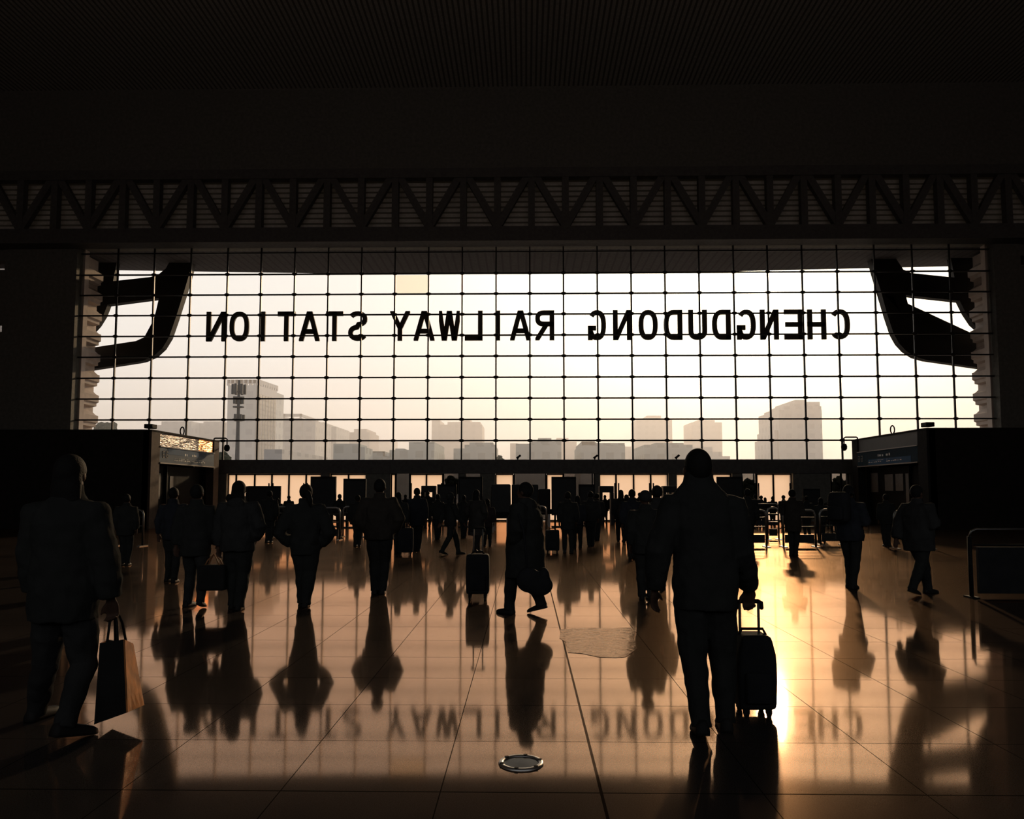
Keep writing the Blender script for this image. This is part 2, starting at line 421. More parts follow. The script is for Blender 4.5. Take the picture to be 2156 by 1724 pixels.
while px < 2200:
    x = X(px, YT, 430); x2 = X(px+71.5, YT, 430)
    if x > -HX+.3: obj('upright', bar((x, YT, tz0), (x, YT, tz1), .34), M['beam'], tr)
    if x > -HX+.3 and x2 < HX:
        up = (k % 2 == 0)
        obj('diagonal', bar((x + (.25 if up else .0), YT, tz0 if not up else tz1), (x2 - (.0 if up else .25), YT, tz1 if not up else tz0), .36, .16), M['beam'], tr)
    px += 71.5; k += 1

# doors: frosted pairs, clear sidelights, pillars   (photo columns along the door band)
def PX(p): return at(p, 1020, D).x
frost = [(481, 678, (497.6, 536.6, 572.7, 608.7, 644.8)), (697, 772, (734,)), (824, 833, ()), (863.7, 932.6, (898,)), (1044, 1081, ()),
         (1151, 1186, ()), (1262, 1406, (1297, 1334, 1370)), (1423, 1539, (1462, 1500)), (1593, 1666, (1628,)), (1743.5, 1749.5, ())]
pulls = {0: (567.5, 576, 640.6, 648.4), 3: (866.5, 930), 6: (1294, 1302, 1367, 1375), 8: (1596, 1662)}
zf = Z(999.5)
for i, (a, b_, ms) in enumerate(frost):
    xa, xb = PX(a), PX(b_)
    d = sempty('door_%d' % (i+1), ((xa+xb)/2, D, 0))
    edges = [xa] + [PX(m_) for m_ in ms] + [xb]
    for e0, e1 in zip(edges, edges[1:]):
        bm = bmn(); box(bm, e0+.03, e1-.03, D-.01, D+.01, .06, zf); obj('door_glass', bm, M['frost'], d)
    bm = bmn()
    for e in edges: box(bm, e-.04, e+.04, D-.05, D+.05, 0, zf)
    box(bm, xa, xb, D-.05, D+.05, zf, ZB0); box(bm, xa, xb, D-.04, D+.04, 0, .07)
    obj('door_frame', bm, M['black'], d)
    for p in pulls.get(i, ()):
        x = PX(p); bm = bmn(); tube(bm, [(x, D-.1, .75), (x, D-.1, Z(1017))], .035, 8)
        for z in (.85, Z(1017)-.1): tube(bm, [(x, D-.1, z), (x, D, z)], .02, 6)
        obj('door_handle', bm, M['black'], d)
clear = [(834, 862.6), (933.6, 966), (979.6, 1012), (1083, 1149), (1187, 1252), (1560, 1592), (1750, 1786)]
for i, (a, b_) in enumerate(clear):
    xa, xb = PX(a), PX(b_)
    w = sempty('window_%d' % (i+4), ((xa+xb)/2, D, 0))
    bm = bmn(); box(bm, xa, xb, D-.01, D+.01, .05, ZB0); obj('glass_pane', bm, M['glass_grey'], w)
    bm = bmn()
    for x in (xa, xb): box(bm, x-.03, x+.03, D-.05, D+.05, 0, ZB0)
    if i in (4,): box(bm, PX(1247)-.03, PX(1247)+.03, D-.05, D+.05, 0, ZB0)
    if i in (6,): box(bm, PX(1771)-.04, PX(1771)+.04, D-.05, D+.05, 0, ZB0)
    obj('window_frame', bm, M['black'], w)
pil = [(470-160, 481), (678, 697), (772, 824), (966, 979.6), (1012, 1043), (1252, 1262), (1406, 1423), (1539, 1560), (1666, 1743.5), (1786, 1960)]
bm = bmn()
for i, (a, b_) in enumerate(pil):
    bm = bmn(); box(bm, PX(a), PX(b_), D-.3, D+.3, 0, ZB0); struct('trim_%d' % (i+6), bm, M['wall'])

# ------------------------------------------------------------------ outside: canopy, piers, ornaments, letters
bm = bmn(); box(bm, -60, 60, D+40, 1500, -.35, -.3)
YCN = 45.9
zs = ZW1+.02
bm = bmn()
cz = [Z(p_, YCN, q) for q, p_ in ((250, 569), (700, 576), (1078, 577.5), (1450, 573.5), (1900, 563))]
cx_ = [X(q, YCN, 575) for q in (250, 700, 1078, 1450, 1900)]
import bisect
def canopy_edge(x):
    if x <= cx_[0]: return cz[0] + (x-cx_[0])*(cz[1]-cz[0])/(cx_[1]-cx_[0])
    if x >= cx_[-1]: return cz[-1] + (x-cx_[-1])*(cz[-1]-cz[-2])/(cx_[-1]-cx_[-2])
    k = bisect.bisect(cx_, x)-1; u = (x-cx_[k])/(cx_[k+1]-cx_[k]); return cz[k]*(1-u)+cz[k+1]*u
bm = bmn(); n_ = 40; prev = None
for i in range(n_+1):
    x = -42 + 84*i/n_; z = canopy_edge(x)
    r = [bm.verts.new(p) for p in ((x, D+.3, zs), (x, YCN, z), (x, YCN+.15, z+.5), (x, D+.3, zs+.4))]
    if prev:
        for j in range(4): bm.faces.new((prev[j], prev[(j+1) % 4], r[(j+1) % 4], r[j]))
    else: bm.faces.new(r)
    prev = r
bm.faces.new(prev[::-1])
cano = tag(obj('canopy', bm, M['soffit'], local=True), 'deep grey canopy over the entrance seen through the top of the great window', 'canopy'); cano['kind'] = 'structure'
for side, nm in ((-1, 'leftmost'), (1, 'rightmost')):
    Yp = D+1.2
    pr = thing('stone_pier', 'stone pier with stepped blocks outside the %s end of the great window' % ('left' if side < 0 else 'right'), 'pier',
               (at(160 if side < 0 else 2095, 800, Yp).x, Yp, 0), group='stone piers outside the window')
    pr['kind'] = 'structure'
    bm = bmn()
    e = at(176 if side < 0 else 2082, 706, Yp).x
    x0, x1 = (e-2, e) if side < 0 else (e, e+2)
    box(bm, x0, x1, Yp-.6, Yp+1.2, 0, zs); obj('shaft', bm, M['stone'], pr)
    for py in rows[1:]+[971]:
        bm = bmn(); z = Z(py, Yp); e2 = e + (.42 if side < 0 else -.42); e1 = e+(.3 if side < 0 else -.3)
        pts = [(e, Yp-.5, z+.62), (e1, Yp-.5, z+.36), (e2, Yp-.5, z+.32), (e2, Yp-.5, z-.06), (e1, Yp-.5, z-.12), (e1, Yp-.5, z-.28), (e, Yp-.5, z-.34)]
        prism(bm, [Vector(p) for p in pts], None, Vector((0, 1.5, 0))); obj('corbel', bm, M['stone'], pr)

def orn(polys, ox, label):
    Yo = D+3.0
    q = lambda c: at(ox + c[0]*.2552, 480+c[1]*.2552, Yo)
    bm = bmn()
    for i, pl in enumerate(polys): prism(bm, [q(c) + Vector((0, .02*i, 0)) for c in pl], None, Vector((0, .5-.04*i, 0)))
    bmesh.ops.triangulate(bm, faces=bm.faces[:])
    return tag(obj('facade_ornament', bm, M['mask'], local=False), label, 'ornament', 'curved ornaments on the station front')
orn([[(1415, 248), (1590, 248), (1570, 350), (1520, 520), (1450, 740), (1395, 900), (1340, 990), (1270, 1055), (1180, 1095), (1130, 1105), (600, 1187), (600, 1012), (690, 997), (1120, 932), (1190, 900),
      (1240, 850), (1265, 760), (1285, 690), (1308, 590), (1340, 460), (1370, 330)],
     [(1400, 275), (1370, 330), (1310, 378), (1240, 403), (930, 437), (700, 462), (700, 655), (885, 630), (1300, 577), (1345, 600), (1450, 400)],
     [(780, 248), (965, 248), (930, 437), (885, 630), (850, 720), (800, 800), (750, 855), (640, 930), (640, 248)]], 0,
    'huge dark curved ornament outside the left end of the window, hooked to the left')
orn([[(845, 215), (1035, 215), (1120, 340), (1130, 480), (1140, 553), (1160, 640), (1185, 720), (1210, 800), (1270, 870), (1340, 912), (1810, 975), (1960, 995), (1960, 1182), (1780, 1155), (1310, 1088), (1215, 1060),
      (1140, 1010), (1085, 950), (1040, 870), (990, 720), (935, 520), (880, 350)],
     [(1020, 225), (1080, 300), (1120, 340), (1190, 370), (1545, 407), (1800, 440), (1800, 630), (1590, 600), (1145, 552), (1000, 600)],
     [(1510, 215), (1800, 215), (1900, 950), (1750, 835), (1700, 790), (1640, 700), (1590, 600), (1545, 407), (1530, 320)]], 1616,
    'huge dark curved ornament outside the right end of the window, hooked to the right')

# lettering: separate letters standing on the glass front, read from outside
def arc(cx, cy, rx, ry, a0, a1, n=14, e=2.5):
    out = []
    for i in range(n+1):
        a = radians(a0+(a1-a0)*i/n); c, s_ = cos(a), sin(a)
        out.append((cx+rx*math.copysign(abs(c)**(2/e), c), cy+ry*math.copysign(abs(s_)**(2/e), s_)))
    return out
def glyph(ch, W, H, T):
    h = T/2; L, R, B, U, mx_, my = h, W-h, h, H-h, W/2, H/2
    G_ = {
     'N': [[(L, -1), (L, H+1)], [(R, -1), (R, H+1)], [(L-.12, H+.3), (R+.12, -.3)]],
     'I': [[(mx_, -1), (mx_, H+1)]],
     'T': [[(-1, U), (W+1, U)], [(mx_, -1), (mx_, H)]],
     'L': [[(L, -1), (L, H+1)], [(0, B), (W+1, B)]],
     'E': [[(L, -1), (L, H+1)], [(0, B), (W+1, B)], [(0, U), (W+1, U)], [(0, my), (W*.94, my)]],
     'H': [[(L, -1), (L, H+1)], [(R, -1), (R, H+1)], [(0, my), (W, my)]],
     'A': [[(L*.7-.3*.33*W, -.3*H), (mx_-.0, H*1.04), ], [(W-L*.7+.3*.33*W, -.3*H), (mx_, H*1.04)], [(W*.2, H*.32), (W*.8, H*.32)]],
     'Y': [[(L*.6-.15*W, H*1.25), (mx_, H*.42)], [(W-L*.6+.15*W, H*1.25), (mx_, H*.42)], [(mx_, -1), (mx_, H*.46)]],
     'W': [[(L*.4-.06*W, H*1.25), (W*.27, -.1*H)], [(W*.25, -.1*H), (mx_, H*1.05)], [(mx_, H*1.05), (W*.75, -.1*H)], [(W*.73, -.1*H), (W-L*.4+.06*W, H*1.25)]],
     'O': [arc(mx_, my, mx_-h, my-h, 0, 360, 28)],
     'C': [arc(mx_, my, mx_-h, my-h, 42, 318, 22)],
     'G': [arc(mx_, my, mx_-h, my-h, 42, 335, 22), [(R, -1), (R, H*.48)], [(W*.55, H*.48-h), (W, H*.48-h)]],
     'D': [[(L, -1), (L, H+1)], [(0, U)] + arc(W*.45, my, W*.55-h, my-h, 90, -90, 16) + [(0, B)]],
     'U': [[(L, H+1)] + arc(mx_, W*.5, mx_-h, W*.5-h, 180, 360, 14) + [(R, H+1)]],
     'R': [[(L, -1), (L, H+1)], [(0, U)] + arc(W*.55, H*.735, W*.45-h, H*.265-h, 90, -90, 12) + [(0, H*.47+h)], [(W*.42, H*.52), (W+.05, -.12*H)]],
     'S': [arc(mx_, H*.74, mx_-h, H*.26-h, 25, 265, 14, 2.2) + arc(mx_, H*.27, mx_-h, H*.27-h, 85, -155, 14, 2.2)],
    }
    return G_[ch]
def letter_bm(ch, W, H, T, depth):
    bm = bmn()
    for st in glyph(ch, W, H, T):
        p = [Vector((a, b_, 0)) for a, b_ in st]; closed = (p[0]-p[-1]).length < 1e-4
        if closed: p = p[:-1]
        n = len(p); Ls, Rs = [], []
        for i in range(n):
            if closed: d0 = (p[i]-p[i-1]).normalized(); d1 = (p[(i+1) % n]-p[i]).normalized()
            else:
                d1 = (p[min(i+1, n-1)]-p[i]); d0 = (p[i]-p[max(i-1, 0)])
                if d1.length < 1e-6: d1 = d0
                if d0.length < 1e-6: d0 = d1
                d0 = d0.normalized(); d1 = d1.normalized()
            t_ = (d0+d1).normalized(); nn = Vector((-t_.y, t_.x, 0)); k = T/2/max(.6, nn.dot(Vector((-d0.y, d0.x, 0))))
            Ls.append(bm.verts.new(p[i]+nn*k)); Rs.append(bm.verts.new(p[i]-nn*k))
        for i in range(n if closed else n-1):
            j = (i+1) % n; bm.faces.new((Ls[i], Rs[i], Rs[j], Ls[j]))
    for co, no in (((0, 0, 0), (-1, 0, 0)), ((W, 0, 0), (1, 0, 0)), ((0, 0, 0), (0, -1, 0)), ((0, H, 0), (0, 1, 0))):
        bmesh.ops.bisect_plane(bm, geom=bm.verts[:]+bm.edges[:]+bm.faces[:], plane_co=co, plane_no=no, clear_outer=True)
    r = bmesh.ops.extrude_face_region(bm, geom=bm.faces[:])
    bmesh.ops.translate(bm, verts=[v for v in r['geom'] if isinstance(v, bmesh.types.BMVert)], vec=(0, 0, depth))
    return bm
letters = [('N', 434, 476), ('O', 483, 524), ('I', 548, 558), ('T', 584, 621), ('A', 629.6, 673), ('T', 686, 722), ('S', 733, 773), ('Y', 821, 863), ('A', 871, 915), ('W', 924, 968), ('L', 978.6, 1016),
           ('I', 1043.5, 1053), ('A', 1074, 1117.5), ('R', 1127, 1167), ('G', 1238, 1276), ('N', 1291, 1330), ('O', 1345, 1385), ('D', 1398, 1437), ('U', 1450, 1489), ('D', 1500, 1539), ('G', 1552, 1591.6),
           ('N', 1601, 1640), ('E', 1652, 1691), ('H', 1701, 1740), ('C', 1748, 1790)]
YL = D+.25
sg = thing('station_sign', 'large dark letters on the glass front reading CHENGDUDONG RAILWAY STATION, seen from behind', 'sign', (at(1110, 716, YL).x, YL, Z(716, YL)))
zl0, zl1 = Z(716, YL), Z(653.5, YL)
for ch, a, b_ in letters:
    xa, xb = at(a, 685, YL).x, at(b_, 685, YL).x
    b2 = letter_bm(ch, xb-xa, zl1-zl0, .245, .12)
    bm = bmn(); join(bm, b2, Matrix.Translation((xb, YL, zl0)) @ Matrix(((-1, 0, 0, 0), (0, 0, 1, 0), (0, 1, 0, 0), (0, 0, 0, 1))))
    obj('letter', bm, M['letter'], sg)
# ------------------------------------------------------------------ city
bm = bmn(); box(bm, -700, 700, D+.25, 1500, -.4, -.02); gr = struct('ground', bm, M['plaza'], local=True)
def facade(name, c, cw, ch_, dark, w=.5, h=.5):
    m = mat(name, c, .9, spec=.1, var=.06, scale=.05); t = m.node_tree; b = t.nodes['Principled BSDF']
    g = N(t, 'ShaderNodeTexCoord'); s = N(t, 'ShaderNodeSeparateXYZ'); t.links.new(g.outputs['Object'], s.inputs[0])
    fx = mth(t, 'LESS_THAN', mth(t, 'FRACT', mth(t, 'DIVIDE', mth(t, 'ADD', s.outputs[0], s.outputs[1]), cw)), w)
    fz = mth(t, 'LESS_THAN', mth(t, 'FRACT', mth(t, 'DIVIDE', s.outputs[2], ch_)), h)
    f = mth(t, 'MULTIPLY', fx, fz)
    mx = N(t, 'ShaderNodeMix', data_type='RGBA'); t.links.new(f, mx.inputs[0])
    t.links.new(b.inputs['Base Color'].links[0].from_socket, mx.inputs[6]); mx.inputs[7].default_value = (*dark, 1); t.links.new(mx.outputs[2], b.inputs['Base Color'])
    return m
M['tower'] = facade('grey_render_flats', (.72, .74, .73), 3.2, 3.1, (.58, .60, .61), .5, .45)
M['flats'] = facade('buff_render_flats', (.66, .65, .63), 3.6, 3.1, (.55, .545, .535), .5, .5)
M['flats_far'] = facade('pinkish_render_flats', (.62, .54, .50), 4, 3.3, (.55, .48, .44), .5, .5)
M['flats_dark'] = facade('slate_grey_flats', (.40, .45, .445), 3.4, 3.0, (.31, .35, .345), .5, .5)
M['leaf'] = mat('tree_leaves', (.07, .085, .06), .9, spec=.1, var=.4, scale=.8)
M['bark'] = mat('tree_bark', (.06, .05, .04), .9)
M['mast'] = mat('galvanised_mast', (.10, .11, .115), .7)

def building(name, Y, blocks, m, label, cat='building', depth=22, crown=None, steps=None):
    """blocks: (x0, x1, ytop) in photo pixels at distance Y; the first is the main body, others are wings / roof storeys"""
    xs = [b_[0] for b_ in blocks]+[b_[1] for b_ in blocks]
    tt = thing(name, label, cat, (at((min(xs)+max(xs))/2, 960, Y).x, Y+depth/2, 0), group='hazy city buildings beyond the glass')
    for i, (a, b_, y) in enumerate(blocks):
        xa, xb = at(a, y, Y).x, at(b_, y, Y).x; z = at((a+b_)/2, y, Y).z
        bm = bmn(); box(bm, xa, xb, Y+.3*i, Y+depth-.3*i, 0, z)
        obj('main_block' if i == 0 else 'wing', bm, m, tt)
    for (a, b_, y0, y1) in crown or ():
        xa, xb = at(a, y0, Y).x, at(b_, y0, Y).x; z0, z1 = at(a, y0, Y).z, at(a, y1, Y).z
        bm = bmn(); nn = max(3, int((xb-xa)/3.2))
        for k in range(nn+1):
            x = xa+(xb-xa)*k/nn
            for yy in (Y+.3, Y+depth-1): box(bm, x-.3, x+.3, yy, yy+.7, z0, z1)
        for yy in (Y+.3, Y+depth-1): box(bm, xa-.3, xb+.3, yy, yy+.7, z1-.9, z1)
        for x in (xa, xb): box(bm, x-.3, x+.3, Y+.3, Y+depth-.3, z1-.9, z1)
        obj('roof_frame', bm, m, tt)
    return tt
Yt = 190
tw = building('apartment_tower', Yt, [(480, 545, 811)], M['tower'], 'tallest grey tower with an open roof frame, behind the telecom mast', depth=20)
# its receding side with rows of windows
p0 = at(545, 811, Yt); p1 = at(583, 811, Yt)
zt = p0.z
sd = bmn(); Ys = Yt+11; e1 = at(583, 812, Ys).x
vs = [sd.verts.new(v) for v in ((p0.x-.5, Yt, 0), (p0.x, Yt, 0), (e1, Ys, 0), (p0.x-.5, Ys, 0), (p0.x-.5, Yt, zt), (p0.x, Yt, zt), (e1, Ys, zt), (p0.x-.5, Ys, zt))]
for f in ((0, 3, 2, 1), (4, 5, 6, 7), (0, 1, 5, 4), (1, 2, 6, 5), (2, 3, 7, 6), (3, 0, 4, 7)): sd.faces.new([vs[i] for i in f])
M['pale'] = mat('pale_render', (.80, .77, .74), .9, var=.06, scale=.1)
M['pane_dark'] = mat('dark_window_pane', (.18, .185, .19), .4)
obj('side_block', sd, M['pale'], tw)
u_ = Vector((e1-p0.x, Ys-Yt, 0)); nrm = Vector((u_.y, -u_.x, 0)).normalized()
wmesh = None
for r in range(16):
    for c in range(6):
        s0 = .06+c*.155; ctr = Vector((p0.x, Yt, 0))+u_*(s0+.05); z = 6+(zt-9)*r/15.5
        if wmesh is None:
            b2 = bmn(); hw = u_.normalized()*u_.length*.058
            vs = [b2.verts.new(v) for v in [q+o_ for o_ in (-nrm*.2, nrm*.08) for q in (-hw, hw, hw+Vector((0, 0, 1.5)), -hw+Vector((0, 0, 1.5)))]]
            for f in ((0, 1, 2, 3), (7, 6, 5, 4), (0, 4, 5, 1), (1, 5, 6, 2), (2, 6, 7, 3), (3, 7, 4, 0)): b2.faces.new([vs[i] for i in f])
            wo_ = obj('window', b2, M['pane_dark'], tw, local=True); wmesh = wo_.data
        else:
            wo_ = bpy.data.objects.new('window', wmesh); C.objects.link(wo_); wo_.parent = tw
        wo_.location = ctr + Vector((0, 0, z)) - tw.location
cb = bmn(); zc = at(500, 799, Yt).z
for k in range(8):
    x = at(480+65*k/7, 800, Yt).x; box(cb, x-.35, x+.35, Yt+.2, Yt+.9, zt, zc)
for k in range(9):
    q = Vector((p0.x, Yt, 0))+u_*k/8; box(cb, q.x-.4, q.x+.1, q.y, q.y+.8, zt, zc)
box(cb, at(480, 800, Yt).x, p0.x, Yt+.2, Yt+.9, zc-.9, zc)
for k in range(24):
    q = Vector((p0.x, Yt, 0))+u_*k/24; q2 = Vector((p0.x, Yt, 0))+u_*(k+1)/24; box(cb, q.x-.4, q2.x+.05, q.y, q2.y, zc-.9, zc)
obj('roof_frame', cb, M['pale'], tw)

B = building
B('apartment_block', 260, [(578, 636, 880), (636, 664, 885)], M['flats'], 'grey flats with a roof frame directly right of the tallest tower', crown=[(580, 632, 880, 871)])
B('apartment_block', 290, [(655, 708, 898), (660, 684, 891)], M['flats'], 'stepped flats, second block right of the tallest tower', crown=[(655, 680, 898, 889)])
B('apartment_block', 340, [(704, 778, 910), (745, 772, 903)], M['flats_far'], 'pale hazy block with small rooftop letters, third right of the tallest tower')
B('apartment_block', 520, [(778, 826, 926)], M['flats_far'], 'faint flat-topped block in the haze between two dark ones')
B('apartment_block', 150, [(702, 755, 934), (752, 768, 941)], M['flats_dark'], 'low dark slate block in front of the pale block with rooftop letters', depth=8)
B('apartment_block', 160, [(768, 806, 953)], M['flats_dark'], 'lowest dark block with a roof frame at the beam', depth=8, crown=[(780, 806, 953, 950)])
B('apartment_block', 170, [(820, 914, 947), (832, 850, 944), (860, 914, 930)], M['flats_dark'], 'dark stepped block rising to the right, below the letter Y')
B('apartment_block', 380, [(909, 1015, 894), (909, 926, 884), (942, 1011, 888), (970, 989, 881)], M['flats_far'], 'broad pink hazy block with a notched roof, below the letters WL')
B('apartment_block', 180, [(955, 1042, 944), (978, 1042, 936), (988, 1038, 931)], M['flats_dark'], 'dark stepped block in front of the broad notched pink block')
B('apartment_block', 330, [(1074, 1090, 933)], M['flats_far'], 'narrow pale block beside the dark block under the letter A')
B('apartment_block', 175, [(1086, 1182, 934), (1118, 1182, 929), (1133, 1161, 922)], M['flats_dark'], 'wide dark block with a raised middle under the letter R')
B('apartment_block', 360, [(1178, 1214, 930), (1172, 1197, 922)], M['flats_far'], 'pale block partly behind the wide dark block under the letter R')
B('apartment_block', 178, [(1222, 1316, 937), (1228, 1256, 931), (1256, 1316, 932)], M['flats_dark'], 'dark flat-roofed block under the letters GN', crown=[(1228, 1250, 932, 929)])
B('apartment_block', 370, [(1314, 1342, 940)], M['flats_far'], 'low pale block left of the twin pink towers')
B('apartment_tower', 430, [(1340, 1415, 883), (1362, 1392, 875)], M['flats_far'], 'left one of two pink hazy towers, with a small roof house')
B('apartment_tower', 430, [(1456, 1520, 889), (1470, 1505, 884)], M['flats_far'], 'right one of two pink hazy towers, above the large man')
B('apartment_block', 185, [(1357, 1458, 936), (1380, 1440, 932)], M['flats_dark'], 'dark block in front of the two pink towers, left of the man')
B('apartment_block', 240, [(1440, 1500, 941), (1500, 1520, 951), (1520, 1538, 960)], M['flats'], 'low block stepping down to the right behind the head of the man')
B('apartment_tower', 250, [(1640, 1730, 863), (1652, 1730, 855), (1664, 1700, 848), (1676, 1698, 841), (1698, 1729, 845), (1634, 1640, 905), (1628, 1640, 922)], M['flats'],
  'broad grey tower with a stepped top under the letters GNE on the right')
B('apartment_block', 300, [(340, 403, 887), (330, 345, 895), (318, 335, 903)], M['flats'], 'hazy block with a sloping left side above the left booth', depth=8)
B('apartment_block', 310, [(420, 476, 891), (428, 470, 887)], M['flats'], 'hazy flat-topped block between the left booth and the tallest tower')
B('house_block', 95, [(556, 594, 946), (574, 594, 952)], M['flats'], 'small pale building at the foot of the tallest tower')

# trees beyond the glass
def tree(px, py, Y, w, label, leafy=40):
    top = at(px, py, Y); r = w/1655*Y/2
    tt = thing('street_tree', label, 'tree', (top.x, Y, 0), group='trees outside')
    bm = bmn(); tube(bm, [(0, 0, 0), (.1, 0, top.z*.5), (0, .1, top.z*.8)], [.22, .16, .08], 8); obj('trunk', bm, M['bark'], tt, local=True)
    bm = bmn(); rnd = random.Random(int(px))
    h = min(top.z*.7, r*2.2)
    for i in range(leafy):
        a = rnd.uniform(0, 2*pi); k = rnd.random()**.5; zz = rnd.uniform(-1, 1)
        q = r*.34*rnd.uniform(.6, 1.15)
        rad = r*.75*k*math.sqrt(1-zz*zz*.8)
        b2 = bmn(); bmesh.ops.create_icosphere(b2, subdivisions=2, radius=q)
        for v in b2.verts: v.co *= rnd.uniform(.75, 1.2)
        join(bm, b2, Matrix.Translation((cos(a)*rad, sin(a)*rad, top.z-h*.5+zz*(h*.5-q))))
    obj('crown', bm, M['leaf'], tt, local=True)
tree(225, 887, 110, 64, 'round hazy tree crown at the far left end of the window')
tree(470, 950, 72, 40, 'dark tree beside the foot of the telecom mast')
tree(953, 1000, 50, 40, 'tree seen through the clear pane left of the middle pillar')
tree(1576, 1006, 56, 46, 'tree seen through the clear pane right of the large man')
tree(1766, 1000, 54, 40, 'tree seen through the clear pane next to the right booth')
tree(1052, 958, 90, 22, 'small low tree between two dark blocks at the beam')

# telecom mast
Ym = 85
mt = thing('telecom_mast', 'slender telecom mast with antenna clusters in front of the tallest tower', 'mast', (at(501, 900, Ym).x, Ym, 0))
xm = mt.location.x; zt_ = Z(808, Ym, 501)
bm = bmn(); tube(bm, [(xm, Ym, 0), (xm, Ym, zt_+.4)], [.32, .12], 10); obj('pole', bm, M['mast'], mt)
for py in (858, 884, 838):
    bm = bmn(); z = Z(py, Ym, 501); tube(bm, [(xm, Ym, z), (xm, Ym, z+.12)], .6, 12); obj('platform', bm, M['mast'], mt)
for k, (py, r, hh) in enumerate([(830, .62, 1.1)]*6+[(850, .42, .8)]*4+[(886, .55, .7)]*5):
    a = 2*pi*k/6+.3; z = Z(py, Ym, 501); x, y = xm+cos(a)*r, Ym+sin(a)*r
    bm = bmn(); box(bm, x-.13, x+.13, y-.1, y+.1, z, z+hh); tube(bm, [(xm, Ym, z+.3), (x, y, z+.3)], .04, 6); obj('antenna_panel', bm, M['mast'], mt)

# lamp posts outside on the right
for px, lb in ((1562, 'left slim lamp post outside the clear pane right of the large man'), (1587, 'right slim lamp post outside the clear pane right of the large man')):
    Yl = 60; p = at(px, 1000, Yl)
    tt = thing('lamp_post', lb, 'lamp post', (p.x, Yl, 0), group='lamp posts outside')
    bm = bmn(); tube(bm, [(0, 0, 0), (0, 0, 3.5)], [.08, .05], 8); obj('pole', bm, M['mast'], tt, local=True)
    bm = bmn(); box(bm, -.1, .7, -.12, .12, 3.45, 3.56); obj('lamp_head', bm, M['mast'], tt, local=True)

# haze between the station and the city
hz = bpy.data.materials.new('city_haze'); hz.use_nodes = True; t = hz.node_tree; t.nodes.clear()
vs_ = N(t, 'ShaderNodeVolumeScatter'); vs_.inputs['Color'].default_value = (1, .93, .88, 1); vs_.inputs['Density'].default_value = .0030
vs_.inputs['Anisotropy'].default_value = .45
o_ = N(t, 'ShaderNodeOutputMaterial'); t.links.new(vs_.outputs[0], o_.inputs['Volume'])
bm = bmn(); box(bm, -520, 520, 66, 640, -.01, 60)
ho = obj('haze', bm, hz, local=True); ho['kind'] = 'stuff'; tag(ho, 'pale smog hanging between the station and the city towers', 'haze')
